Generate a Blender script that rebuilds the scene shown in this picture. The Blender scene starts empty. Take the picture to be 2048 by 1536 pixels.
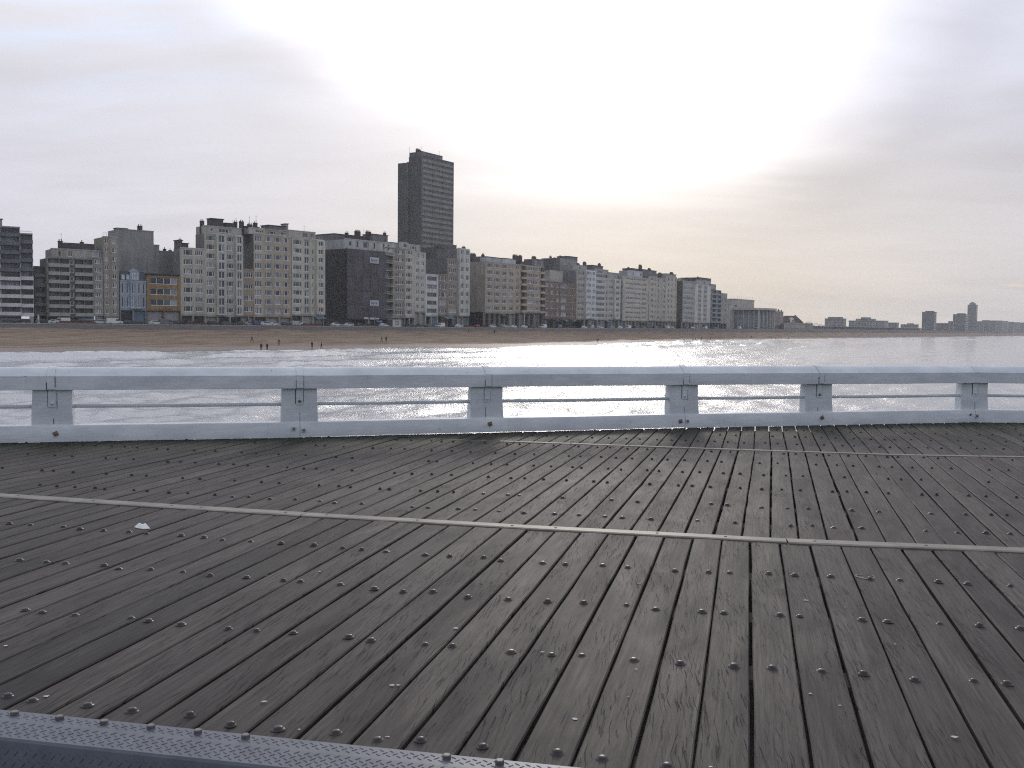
import bpy, bmesh, math, random
import numpy as np
from mathutils import Vector, Matrix

random.seed(7)
rng = np.random.default_rng(11)
S = bpy.context.scene
COL = S.collection
R = math.radians

# ------------------------------------------------------------------ camera
EYE = 1.6                                  # metres above the pier deck; the camera is at the origin, z=0 is eye level
F, CX, CY = 2000.0, 1024.0, 768.0
PITCH = math.atan((768 - 654.5) / F)
ROLL = R(0.585)
cam_data = bpy.data.cameras.new("camera")
cam = bpy.data.objects.new("camera", cam_data)
COL.objects.link(cam)
cam_data.sensor_width = 36.0
cam_data.lens = 36.0 * F / 2048.0
cam_data.clip_start = 0.1
cam_data.clip_end = 20000
MC = Matrix.Rotation(math.pi / 2 - PITCH, 4, 'X') @ Matrix.Rotation(ROLL, 4, 'Z')
cam.matrix_world = MC
S.camera = cam

# ------------------------------------------------------------------ world, sun, exposure
HAZE = 0.00016
SUN_AZ, SUN_EL = 5.0, 16.0                 # degrees right of the view axis, above the horizon


class NT:
    """tiny expression builder for node trees"""
    def __init__(s, tree):
        s.t = tree

    def n(s, typ, **kw):
        nd = s.t.nodes.new(typ)
        for k, v in kw.items():
            setattr(nd, k, v)
        return nd

    def put(s, sock, v):
        if isinstance(v, bpy.types.NodeSocket):
            s.t.links.new(v, sock)
        elif isinstance(v, (tuple, list)):
            sock.default_value = tuple(v) + ((1.0,) if len(v) == 3 and len(sock.default_value) == 4 else ())
        else:
            sock.default_value = v

    def m(s, op, a, b=0.0, c=None, clamp=False):
        nd = s.n('ShaderNodeMath', operation=op, use_clamp=clamp)
        s.put(nd.inputs[0], a)
        s.put(nd.inputs[1], b)
        if c is not None:
            s.put(nd.inputs[2], c)
        return nd.outputs[0]

    def add(s, a, b): return s.m('ADD', a, b)
    def mul(s, a, b): return s.m('MULTIPLY', a, b)
    def sub(s, a, b): return s.m('SUBTRACT', a, b)

    def ss(s, x, lo, hi, tlo=0.0, thi=1.0):
        nd = s.n('ShaderNodeMapRange', interpolation_type='SMOOTHSTEP')
        for i, v in enumerate((x, lo, hi, tlo, thi)):
            s.put(nd.inputs[i], v)
        return nd.outputs[0]

    def lin(s, x, lo, hi, tlo=0.0, thi=1.0):
        nd = s.n('ShaderNodeMapRange')
        for i, v in enumerate((x, lo, hi, tlo, thi)):
            s.put(nd.inputs[i], v)
        return nd.outputs[0]

    def mix(s, f, a, b, blend='MIX'):
        nd = s.n('ShaderNodeMix', data_type='RGBA', blend_type=blend)
        s.put(nd.inputs['Factor'], f)
        s.put(nd.inputs[6], a)
        s.put(nd.inputs[7], b)
        return nd.outputs[2]

    def noise(s, vec, scale, detail=3.0, rough=0.55, dist=0.0):
        nd = s.n('ShaderNodeTexNoise')
        if vec is not None:
            s.put(nd.inputs['Vector'], vec)
        s.put(nd.inputs['Scale'], scale)
        s.put(nd.inputs['Detail'], detail)
        s.put(nd.inputs['Roughness'], rough)
        s.put(nd.inputs['Distortion'], dist)
        return nd.outputs[0]

    def comb(s, x, y, z):
        nd = s.n('ShaderNodeCombineXYZ')
        for i, v in enumerate((x, y, z)):
            s.put(nd.inputs[i], v)
        return nd.outputs[0]

    def scale(s, vec, k):
        nd = s.n('ShaderNodeVectorMath', operation='MULTIPLY')
        s.put(nd.inputs[0], vec)
        s.put(nd.inputs[1], k)
        return nd.outputs[0]

    def vadd(s, a, b):
        nd = s.n('ShaderNodeVectorMath', operation='ADD')
        s.put(nd.inputs[0], a)
        s.put(nd.inputs[1], b)
        return nd.outputs[0]

    def sep(s, v):
        nd = s.n('ShaderNodeSeparateXYZ')
        s.put(nd.inputs[0], v)
        return nd.outputs


W = bpy.data.worlds.new("World")
S.world = W
W.use_nodes = True
wt = W.node_tree
for nd in list(wt.nodes):
    wt.nodes.remove(nd)
q = NT(wt)
wout = q.n('ShaderNodeOutputWorld')
geo = q.n('ShaderNodeTexCoord').outputs['Generated']
nrm = q.n('ShaderNodeVectorMath', operation='NORMALIZE')
q.put(nrm.inputs[0], geo)
dx, dy, dz = q.sep(nrm.outputs[0])
el = q.mul(q.m('ARCSINE', dz), 57.2958)
az = q.mul(q.m('ARCTAN2', dx, dy), 57.2958)
sky = q.n('ShaderNodeTexSky', sky_type='NISHITA')
sky.sun_disc = False
sky.sun_elevation = R(SUN_EL)
sky.sun_rotation = R(SUN_AZ)
sky.air_density = 1.0
sky.dust_density = 2.0
nish = q.mix(1.0, sky.outputs[0], (0.085, 0.085, 0.085), 'MULTIPLY')


def gauss(x, c, w):
    d = q.mul(q.sub(x, c), 1.0 / w)
    return q.m('POWER', 2.71828, q.mul(q.mul(d, d), -1.0))


# cloud sheet seen in perspective: streaks get finer towards the horizon
inv = q.m('DIVIDE', 1.0, q.add(q.m('MAXIMUM', dz, 0.0), 0.16))
cp = q.comb(q.mul(q.mul(dx, inv), 0.9), q.mul(q.mul(dy, inv), 2.1), 0.35)
n1 = q.noise(cp, 0.9, 4.0, 0.5, 0.6)
n2 = q.noise(q.vadd(cp, (4.1, 1.7, 2.0)), 2.2, 5.0, 0.55, 0.4)
nn = q.add(q.mul(n1, 0.65), q.mul(n2, 0.35))
# the sheet is thin (bright) above a sagging lower edge under the sun, with a grey bank along that edge
wob = q.mul(q.sub(n1, 0.5), 9.0)
da = q.sub(az, 10.5)
sag = q.mul(q.mul(da, da), q.ss(da, -2.0, 2.0, 0.0125, 0.05))
edge = q.add(q.sub(q.sub(el, 8.6), q.m('MINIMUM', sag, 16.0)), wob)
thin = q.mul(q.mul(q.ss(edge, -2.2, 5.0), q.ss(el, 60.0, 26.0)), q.ss(q.add(az, wob), 24.0, 11.0, 0.15, 1.0))
core = q.mul(gauss(az, 4.0, 11.5), gauss(el, 15.5, 7.5))
high = q.mul(gauss(az, -14.0, 34.0), gauss(el, 26.0, 11.0))
low = q.m('POWER', 2.71828, q.mul(q.m('MAXIMUM', el, 0.0), -1.0 / 6.5))
warm = q.mul(low, gauss(az, 8.0, 20.0))
bank = q.mul(gauss(edge, -3.4, 2.6), q.ss(az, -34.0, -8.0, 0.35, 1.0))
bankr = q.mul(q.ss(az, 8.0, 18.0), gauss(q.add(el, wob), 8.6, 3.4))
front = q.ss(dy, -0.5, 0.75)
cloud = q.mix(front, (0.50, 0.52, 0.56), (0.70, 0.695, 0.775))
cloud = q.mix(q.mul(warm, 0.95), cloud, (0.94, 0.81, 0.59))
cloud = q.mix(q.mul(q.mul(q.ss(az, -8.0, -24.0), q.ss(el, 8.0, 18.0)), q.ss(n2, 0.40, 0.66)), cloud, (0.66, 0.77, 0.98))
cloud = q.mix(q.mul(q.mul(q.ss(az, 13.0, 22.0), q.ss(el, 7.0, 15.0)), 0.8), cloud, (0.70, 0.72, 0.86))
shade = q.add(0.76, q.mul(nn, 0.54))
shade = q.sub(shade, q.mul(bank, 0.10))
shade = q.sub(shade, q.mul(bankr, 0.13))
sc = q.n('ShaderNodeVectorMath', operation='SCALE')
q.put(sc.inputs[0], cloud)
q.put(sc.inputs['Scale'], shade)
glowc = q.n('ShaderNodeVectorMath', operation='SCALE')
q.put(glowc.inputs[0], (1.0, 0.985, 0.96))
q.put(glowc.inputs['Scale'], q.add(q.add(q.mul(thin, 0.36), q.mul(core, 0.75)), q.mul(high, 0.40)))
cl = q.vadd(sc.outputs[0], glowc.outputs[0])
cover = q.ss(q.add(nn, q.add(q.mul(front, 0.25), q.mul(core, 0.3))), 0.42, 0.62, 0.45, 0.97)
final = q.mix(cover, nish, cl)
bg = q.n('ShaderNodeBackground')
q.put(bg.inputs['Color'], final)
bg.inputs['Strength'].default_value = 1.0
wt.links.new(bg.outputs[0], wout.inputs['Surface'])

sun_data = bpy.data.lights.new("sun", 'SUN')
sun_data.energy = 0.5
sun_data.angle = R(11)
sun_data.color = (1.0, 0.93, 0.84)
sun = bpy.data.objects.new("sun", sun_data)
COL.objects.link(sun)
sun_dir = Vector((math.sin(R(SUN_AZ)) * math.cos(R(SUN_EL)), math.cos(R(SUN_AZ)) * math.cos(R(SUN_EL)), math.sin(R(SUN_EL))))
sun.rotation_euler = sun_dir.to_track_quat('Z', 'Y').to_euler()
sun.location = sun_dir * 200

S.view_settings.view_transform = 'Standard'
S.view_settings.look = 'None'
S.view_settings.exposure = 0.0
S.view_settings.gamma = 1.0
S.view_settings.use_curve_mapping = False
S.render.engine = 'CYCLES'
S.cycles.use_denoising = False
S.cycles.use_adaptive_sampling = False
S.cycles.filter_width = 1.15
S.cycles.max_bounces = 6
S.cycles.diffuse_bounces = 3
S.cycles.glossy_bounces = 3
S.cycles.volume_bounces = 0
S.cycles.caustics_reflective = False
S.cycles.caustics_refractive = False
S.cycles.sample_clamp_indirect = 4.0

# ------------------------------------------------------------------ measuring helpers (where things stand)
M3 = np.array(MC.to_3x3())


def ray(u, v):
    return M3 @ np.array([(u - CX) / F, -(v - CY) / F, -1.0])


def gnd(u, v, z):
    d = ray(u, v)
    return d * (z / d[2])


def hor(u):
    lo, hi = 300.0, 1000.0
    for _ in range(50):
        m = (lo + hi) / 2
        if ray(u, m)[2] > 0:
            lo = m
        else:
            hi = m
    return lo


# the sea front: a gently curving line of facades, straight in the distance
_ts, _tt = [-400, -240, -180, -120, -60, 0], [64, 58, 49, 41, 35, 32.5]
_cs = np.arange(-420.0, 3700.0, 1.0)
_th = np.radians(np.interp(_cs, _ts, _tt))
_i0 = 420
_cx = np.cumsum(np.sin(_th)) * 1.0
_cy = np.cumsum(np.cos(_th)) * 1.0
_cx += -5.77 - _cx[_i0]
_cy += 480.8 - _cy[_i0]
LP0 = np.array([-5.77, 480.8])
LT = np.array([math.sin(R(32.5)), math.cos(R(32.5))])
LN = np.array([-LT[1], LT[0]])
ZW = -6.0                                  # sea level
ZD = -EYE                                  # pier deck level


def coast(s_):
    """point, unit tangent and unit inland normal of the facade line, s_ metres along it"""
    s_ = np.asarray(s_, float)
    th = np.interp(s_, _cs, _th)
    return np.interp(s_, _cs, _cx), np.interp(s_, _cs, _cy), np.sin(th), np.cos(th), -np.cos(th), np.sin(th)


def zp(s_):                                # promenade level, rising a little to the right
    return -0.4 + 0.0024 * np.clip(s_, 0, 600)


def front_s(u, off=0.0):
    """where the ray through column u meets the line `off` metres inland of the facades"""
    d = ray(u, hor(u))
    x, y, tx, ty, nx, ny = coast(_cs)
    w = (x + nx * off) * d[1] - (y + ny * off) * d[0]
    k = np.nonzero((w[:-1] <= 0) & (w[1:] > 0))[0]
    k = k[0] if len(k) else len(w) - 2
    return float(_cs[k] - w[k] / (w[k + 1] - w[k]))


def front_pt(u, off=0.0):
    s_ = front_s(u, off)
    x, y, tx, ty, nx, ny = coast(s_)
    return np.array([float(x + nx * off), float(y + ny * off)]), s_


def z_at(u, v, p):
    """height of the point seen at (u,v) that stands over ground point p"""
    d = ray(u, v)
    return d[2] * math.hypot(p[0], p[1]) / math.hypot(d[0], d[1])


# ------------------------------------------------------------------ object helpers
def tag(o, label=None, cat=None, group=None, kind=None):
    if label:
        o['label'] = label
    if cat:
        o['category'] = cat
    if group:
        o['group'] = group
    if kind:
        o['kind'] = kind
    return o


def empty(name, loc=(0, 0, 0), rz=0.0, **kw):
    o = bpy.data.objects.new(name, None)
    COL.objects.link(o)
    o.location = loc
    o.rotation_euler = (0, 0, rz)
    o.empty_display_size = 0.2
    return tag(o, **kw)


def link(name, me, parent=None, loc=None, rz=None, **kw):
    o = bpy.data.objects.new(name, me)
    COL.objects.link(o)
    if parent is not None:
        o.parent = parent
    if loc is not None:
        o.location = loc
    if rz is not None:
        o.rotation_euler = (0, 0, rz)
    return tag(o, **kw)


class MB:
    """collects simple solids into one mesh"""
    def __init__(s):
        s.v, s.f, s.mi, s.sm = [], [], [], []

    def face(s, idx, mi=0, smooth=False):
        s.f.append(idx)
        s.mi.append(mi)
        s.sm.append(smooth)

    def box(s, x0, x1, y0, y1, z0, z1, mi=0, taper=1.0):
        b = len(s.v)
        mx, my = (x0 + x1) / 2, (y0 + y1) / 2
        for z, t in ((z0, 1.0), (z1, taper)):
            for x, y in ((x0, y0), (x1, y0), (x1, y1), (x0, y1)):
                s.v.append((mx + (x - mx) * t, my + (y - my) * t, z))
        for f in ((3, 2, 1, 0), (4, 5, 6, 7), (0, 1, 5, 4), (1, 2, 6, 5), (2, 3, 7, 6), (3, 0, 4, 7)):
            s.face([b + i for i in f], mi)

    def prism(s, poly, axis_a, axis_b, depth, origin=(0, 0, 0), mi=0, smooth=False, caps=True):
        """poly of (a,b) extruded along `depth` vector"""
        b = len(s.v)
        A, B, D, O = Vector(axis_a), Vector(axis_b), Vector(depth), Vector(origin)
        n = len(poly)
        for k in (0, 1):
            for a, c in poly:
                s.v.append(tuple(O + A * a + B * c + D * k))
        for i in range(n):
            j = (i + 1) % n
            s.face([b + i, b + j, b + n + j, b + n + i], mi, smooth)
        if caps:
            s.face([b + i for i in reversed(range(n))], mi)
            s.face([b + n + i for i in range(n)], mi)

    def tube(s, p0, p1, r0, r1=None, seg=8, mi=0, caps=True):
        r1 = r0 if r1 is None else r1
        p0, p1 = Vector(p0), Vector(p1)
        d = (p1 - p0).normalized()
        a = d.orthogonal().normalized()
        c = d.cross(a)
        b = len(s.v)
        for p, r in ((p0, r0), (p1, r1)):
            for i in range(seg):
                t = 2 * math.pi * i / seg
                s.v.append(tuple(p + a * (r * math.cos(t)) + c * (r * math.sin(t))))
        for i in range(seg):
            j = (i + 1) % seg
            s.face([b + i, b + j, b + seg + j, b + seg + i], mi, True)
        if caps:
            s.face([b + i for i in reversed(range(seg))], mi)
            s.face([b + seg + i for i in range(seg)], mi)

    def lathe(s, prof, seg=10, c=(0, 0, 0), mi=0, smooth=True):
        b = len(s.v)
        for r, z in prof:
            for i in range(seg):
                t = 2 * math.pi * i / seg
                s.v.append((c[0] + r * math.cos(t), c[1] + r * math.sin(t), c[2] + z))
        for k in range(len(prof) - 1):
            for i in range(seg):
                j = (i + 1) % seg
                s.face([b + k * seg + i, b + k * seg + j, b + (k + 1) * seg + j, b + (k + 1) * seg + i], mi, smooth)
        s.face([b + (len(prof) - 1) * seg + i for i in range(seg)], mi, smooth)

    def mesh(s, name, mats):
        me = bpy.data.meshes.new(name)
        me.from_pydata(s.v, [], s.f)
        for m in mats:
            me.materials.append(m)
        me.polygons.foreach_set('material_index', s.mi)
        me.polygons.foreach_set('use_smooth', s.sm)
        me.update()
        return me

    def build(s, name, mats, parent=None, loc=None, rz=None, **kw):
        if not isinstance(mats, (list, tuple)):
            mats = [mats]
        return link(name, s.mesh(name, mats), parent, loc, rz, **kw)


# ------------------------------------------------------------------ materials
def new_mat(name):
    m = bpy.data.materials.new(name)
    m.use_nodes = True
    t = m.node_tree
    for nd in list(t.nodes):
        t.nodes.remove(nd)
    k = NT(t)
    out = k.n('ShaderNodeOutputMaterial')
    p = k.n('ShaderNodeBsdfPrincipled')
    t.links.new(p.outputs[0], out.inputs['Surface'])
    return m, k, p


def bump(k, p, h, strength, dist):
    b = k.n('ShaderNodeBump')
    b.inputs['Strength'].default_value = strength
    b.inputs['Distance'].default_value = dist
    k.put(b.inputs['Height'], h)
    k.t.links.new(b.outputs[0], p.inputs['Normal'])


_mats = {}


def plain(name, col, rough=0.6, metal=0.0, var=0.15, scale=6.0, spec=0.5):
    """solid colour with soft dirt variation"""
    if name in _mats:
        return _mats[name]
    m, k, p = new_mat(name)
    co = k.n('ShaderNodeTexCoord').outputs['Object']
    n = k.noise(co, scale, 4.0, 0.6)
    c2 = tuple(c * (1 - var * 1.6) for c in col)
    c1 = tuple(min(1.0, c * (1 + var)) for c in col)
    k.put(p.inputs['Base Color'], k.mix(n, c2, c1))
    p.inputs['Roughness'].default_value = rough
    p.inputs['Metallic'].default_value = metal
    p.inputs['Specular IOR Level'].default_value = spec
    _mats[name] = m
    return m


FACADE_GAIN = 1.55


def wallmat(col):
    """rendered or brick facade with rain streaks and panel-to-panel tone changes"""
    col = tuple(min(0.70, c * FACADE_GAIN) for c in col)
    key = 'facade_%02d_%02d_%02d' % tuple(int(c * 100) for c in col)
    if key in _mats:
        return _mats[key]
    m, k, p = new_mat(key)
    co = k.n('ShaderNodeTexCoord').outputs['Object']
    st = k.noise(k.scale(co, (0.9, 0.9, 0.10)), 1.0, 4.0, 0.6)
    bl = k.noise(co, 0.22, 3.0, 0.5)
    f = k.add(k.mul(st, 0.6), k.mul(bl, 0.4))
    k.put(p.inputs['Base Color'], k.mix(k.ss(f, 0.3, 0.7), tuple(c * 0.68 for c in col), tuple(c * 1.12 for c in col)))
    p.inputs['Roughness'].default_value = 0.85
    p.inputs['Specular IOR Level'].default_value = 0.25
    _mats[key] = m
    return m


def glassmat(name, col, rough=0.12):
    if name in _mats:
        return _mats[name]
    m, k, p = new_mat(name)
    info = k.n('ShaderNodeObjectInfo').outputs['Random']
    k.put(p.inputs['Base Color'], k.mix(info, tuple(c * 0.6 for c in col), tuple(c * 1.3 for c in col)))
    p.inputs['Roughness'].default_value = rough
    p.inputs['Specular IOR Level'].default_value = 0.6
    _mats[name] = m
    return m


GLASS = glassmat('window_glass_dark', (0.035, 0.045, 0.055))
GLASS2 = glassmat('window_glass_mid', (0.09, 0.11, 0.13))
CURT = glassmat('window_curtain', (0.30, 0.33, 0.36), 0.5)
FRAME = plain('white_window_frame', (0.80, 0.81, 0.80), 0.5, 0, 0.08)
FRAMED = plain('grey_window_frame', (0.16, 0.16, 0.16), 0.5, 0, 0.1)
ROOFD = plain('dark_roof_felt', (0.06, 0.06, 0.06), 0.9, 0, 0.3, 0.8)
BRICKD = plain('dark_chimney_brick', (0.07, 0.055, 0.05), 0.9, 0, 0.3, 1.5)
RAILM = plain('pale_metal_railing', (0.45, 0.46, 0.46), 0.5, 0.3, 0.1)


def wood_material():
    m, k, p = new_mat('weathered_deck_wood')
    tc = k.n('ShaderNodeTexCoord').outputs['Object']
    rnd = k.n('ShaderNodeObjectInfo').outputs['Random']
    x, y, z = k.sep(tc)
    off = k.mul(rnd, 37.0)
    co = k.comb(k.add(x, off), k.add(y, k.mul(rnd, 91.0)), z)
    grain = k.noise(k.scale(co, (55.0, 1.6, 1.0)), 1.0, 5.0, 0.65, 0.3)
    fine = k.noise(k.scale(co, (170.0, 9.0, 1.0)), 1.0, 3.0, 0.6)
    # figure: curved growth rings
    ring = k.n('ShaderNodeTexWave', wave_type='BANDS', bands_direction='X')
    k.put(ring.inputs['Vector'], k.scale(co, (9.0, 0.5, 1.0)))
    ring.inputs['Scale'].default_value = 1.2
    ring.inputs['Distortion'].default_value = 7.0
    ring.inputs['Detail'].default_value = 3.0
    ring.inputs['Detail Scale'].default_value = 1.2
    blot = k.noise(k.scale(co, (4.2, 0.9, 1.0)), 1.0, 5.0, 0.62, 0.7)
    # drying checks: short dark slits slightly askew to the grain
    wv = k.mul(k.noise(k.comb(k.mul(x, 6.0), k.mul(y, 5.0), off), 1.0, 2.0, 0.5), 0.035)
    sk = k.comb(k.add(k.add(x, wv), k.add(off, k.mul(y, 0.10))), k.add(y, off), 0.0)
    ck = k.noise(k.scale(sk, (105.0, 3.6, 1.0)), 1.0, 2.0, 0.5, 0.35)
    ckm = k.noise(k.scale(co, (3.5, 0.8, 1.0)), 1.0, 2.0, 0.5)
    check = k.mul(k.ss(ck, 0.60, 0.66), k.ss(ckm, 0.40, 0.58))
    sk2 = k.comb(k.add(x, k.add(off, k.mul(y, -0.05))), k.add(y, off), 3.0)
    ck2 = k.noise(k.scale(sk2, (60.0, 2.2, 1.0)), 1.0, 2.0, 0.5, 0.5)
    check = k.m('MAXIMUM', check, k.ss(ck2, 0.70, 0.75))
    tone = k.sub(k.add(0.74, k.mul(rnd, 0.58)), k.ss(rnd, 0.90, 0.92, 0.0, 0.72))
    base = k.mix(k.ss(grain, 0.25, 0.75), (0.022, 0.0175, 0.015), (0.110, 0.093, 0.082))
    base = k.mix(k.mul(k.ss(ring.outputs[0], 0.1, 0.9), 0.34), base, (0.055, 0.044, 0.037))
    base = k.mix(k.mul(k.ss(blot, 0.42, 0.70), 0.62), base, (0.032, 0.027, 0.024))
    base = k.mix(k.mul(k.ss(fine, 0.45, 0.75), 0.25), base, (0.115, 0.104, 0.095))
    s1 = k.n('ShaderNodeVectorMath', operation='SCALE')
    k.put(s1.inputs[0], base)
    k.put(s1.inputs['Scale'], tone)
    base = k.mix(k.mul(check, 0.85), s1.outputs[0], (0.009, 0.008, 0.007))
    # moss and damp: a band of green growth along the foot of the railing, and patches
    gp = k.n('ShaderNodeNewGeometry').outputs['Position']
    gx, gy, gz = k.sep(gp)
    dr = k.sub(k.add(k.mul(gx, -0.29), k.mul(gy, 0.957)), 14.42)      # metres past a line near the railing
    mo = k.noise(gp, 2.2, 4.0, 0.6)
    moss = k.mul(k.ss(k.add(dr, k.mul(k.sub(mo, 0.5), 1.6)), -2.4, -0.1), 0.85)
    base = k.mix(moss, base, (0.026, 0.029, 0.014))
    mo2 = k.noise(gp, 0.55, 3.0, 0.55)
    base = k.mix(k.mul(k.ss(mo2, 0.52, 0.72), 0.38), base, (0.034, 0.032, 0.026))
    k.put(p.inputs['Base Color'], base)
    k.put(p.inputs['Roughness'], k.add(0.54, k.mul(blot, 0.25)))
    p.inputs['Specular IOR Level'].default_value = 0.24
    h = k.sub(k.add(k.mul(grain, 0.7), k.mul(fine, 0.4)), k.mul(check, 1.5))
    bump(k, p, h, 0.8, 0.005)
    return m


def paint_material():
    """thick white paint on timber: brush marks, rust runs, chips"""
    m, k, p = new_mat('weathered_white_paint')
    co = k.n('ShaderNodeTexCoord').outputs['Object']
    gp = k.n('ShaderNodeNewGeometry').outputs['Position']
    n = k.noise(k.scale(gp, (2.0, 2.0, 6.0)), 1.0, 5.0, 0.6)
    runs = k.noise(k.scale(gp, (16.0, 16.0, 1.1)), 1.0, 4.0, 0.65)
    col = k.mix(k.ss(n, 0.3, 0.75), (0.60, 0.63, 0.66), (0.76, 0.79, 0.81))
    col = k.mix(k.mul(k.ss(runs, 0.58, 0.8), 0.35), col, (0.45, 0.43, 0.38))
    rn = k.noise(k.scale(gp, (9.0, 9.0, 0.9)), 1.0, 5.0, 0.7)
    rg = k.noise(gp, 0.9, 2.0, 0.5)
    col = k.mix(k.mul(k.mul(k.ss(rn, 0.60, 0.78), k.ss(rg, 0.5, 0.65)), 0.55), col, (0.34, 0.25, 0.17))
    chips = k.noise(gp, 13.0, 5.0, 0.7)
    col = k.mix(k.ss(chips, 0.69, 0.72), col, (0.18, 0.13, 0.09))
    k.put(p.inputs['Base Color'], col)
    p.inputs['Roughness'].default_value = 0.45
    fine = k.noise(k.scale(gp, (5.0, 5.0, 40.0)), 1.0, 3.0, 0.5)
    bump(k, p, k.sub(k.add(k.mul(n, 0.6), k.mul(fine, 0.4)), k.mul(k.ss(chips, 0.69, 0.72), 0.4)), 0.8, 0.008)
    return m


WOOD = wood_material()
PAINT = paint_material()
RUST = plain('rusty_bolt', (0.27, 0.20, 0.15), 0.8, 0.2, 0.45, 30)
STEEL = plain('worn_steel_bolt', (0.040, 0.035, 0.033), 0.36, 0.2, 0.4, 40)
STRIP = plain('pale_worn_metal_strip', (0.25, 0.225, 0.185), 0.55, 0.15, 0.45, 5)
TREAD = plain('galvanised_tread_plate', (0.125, 0.135, 0.16), 0.45, 0.6, 0.3, 8)
DARKWOOD = plain('dark_timber_joist', (0.13, 0.115, 0.10), 0.9, 0, 0.3, 4)


# ------------------------------------------------------------------ sea, beach, sea wall, promenade
def grid_mesh(name, P, mat, attr=None):
    """P: (m,n,3) array of points"""
    m, n = P.shape[:2]
    me = bpy.data.meshes.new(name)
    me.vertices.add(m * n)
    me.vertices.foreach_set('co', P.reshape(-1).astype(np.float32))
    i = np.arange((m - 1) * (n - 1))
    r, c = i // (n - 1), i % (n - 1)
    a = r * n + c
    quad = np.stack([a, a + 1, a + n + 1, a + n], 1).reshape(-1)
    me.loops.add(len(quad))
    me.loops.foreach_set('vertex_index', quad.astype(np.int32))
    me.polygons.add(len(i))
    me.polygons.foreach_set('loop_start', (np.arange(len(i)) * 4).astype(np.int32))
    me.polygons.foreach_set('use_smooth', np.ones(len(i), bool))
    me.update(calc_edges=True)
    if attr is not None:
        for an, av in attr.items():
            at = me.attributes.new(an, 'FLOAT', 'POINT')
            at.data.foreach_set('value', av.reshape(-1).astype(np.float32))
    me.materials.append(mat)
    me.validate()
    return me


def vnoise(x, y, seed):
    """smooth value noise, numpy"""
    xi, yi = np.floor(x), np.floor(y)
    fx, fy = x - xi, y - yi
    fx, fy = fx * fx * (3 - 2 * fx), fy * fy * (3 - 2 * fy)

    def h(a, b):
        v = np.sin(a * 127.1 + b * 311.7 + seed * 74.7) * 43758.5453
        return v - np.floor(v)
    return (h(xi, yi) * (1 - fx) + h(xi + 1, yi) * fx) * (1 - fy) + (h(xi, yi + 1) * (1 - fx) + h(xi + 1, yi + 1) * fx) * fy


QUAY, FOOT = 18.0, 26.0                     # metres seaward of the facade line


def water_q(s_):
    return np.interp(s_, [-400, -231, -100, 0, 100, 900, 2000], [158, 136, 104, 71, 66, 70, 84])



def sand_z(q_, s):
    """height of the beach, q_ metres seaward of the facades, s metres along them"""
    q_ = np.asarray(q_, float)
    s = np.asarray(s, float)
    w = water_q(s) + 2.2 * np.sin(s / 37.0) + 1.5 * np.sin(s / 13.0 + 1.0)
    t = (q_ - FOOT) / (w - FOOT)
    z = -1.75 + (ZW + 1.75) * np.clip(t, -0.3, 1.8) ** 1.0
    berm = 0.28 * np.exp(-((t - 0.62) / 0.09) ** 2) - 0.18 * np.exp(-((t - 0.75) / 0.08) ** 2)
    n = (vnoise(s / 7.0, q_ / 3.0, 1) - 0.5) * 0.5 + (vnoise(s / 2.3, q_ / 1.4, 2) - 0.5) * 0.16
    return z + berm + n * np.clip(1.1 - t, 0, 1)


def water_material():
    m, k, p = new_mat('choppy_sea_water')
    gp = k.n('ShaderNodeNewGeometry').outputs['Position']
    at = k.n('ShaderNodeAttribute', attribute_name='foam').outputs['Fac']
    n1 = k.noise(k.scale(gp, (1.0, 1.0, 0.2)), 1.4, 7.0, 0.70, 0.5)
    n2 = k.noise(gp, 5.5, 4.0, 0.65)
    foamn = k.noise(k.scale(gp, (0.9, 0.35, 1.0)), 0.7, 6.0, 0.65)
    foam = k.ss(k.add(at, k.mul(k.sub(foamn, 0.5), 0.9)), 0.45, 0.7)
    k.put(p.inputs['Base Color'], k.mix(foam, (0.42, 0.425, 0.435), (0.76, 0.78, 0.80)))
    k.put(p.inputs['Roughness'], k.lin(foam, 0, 1, 0.11, 0.8))
    p.inputs['IOR'].default_value = 1.40
    p.inputs['Specular IOR Level'].default_value = 0.5
    bump(k, p, k.add(n1, k.mul(n2, 0.35)), 1.0, 0.10)
    return m


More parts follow.
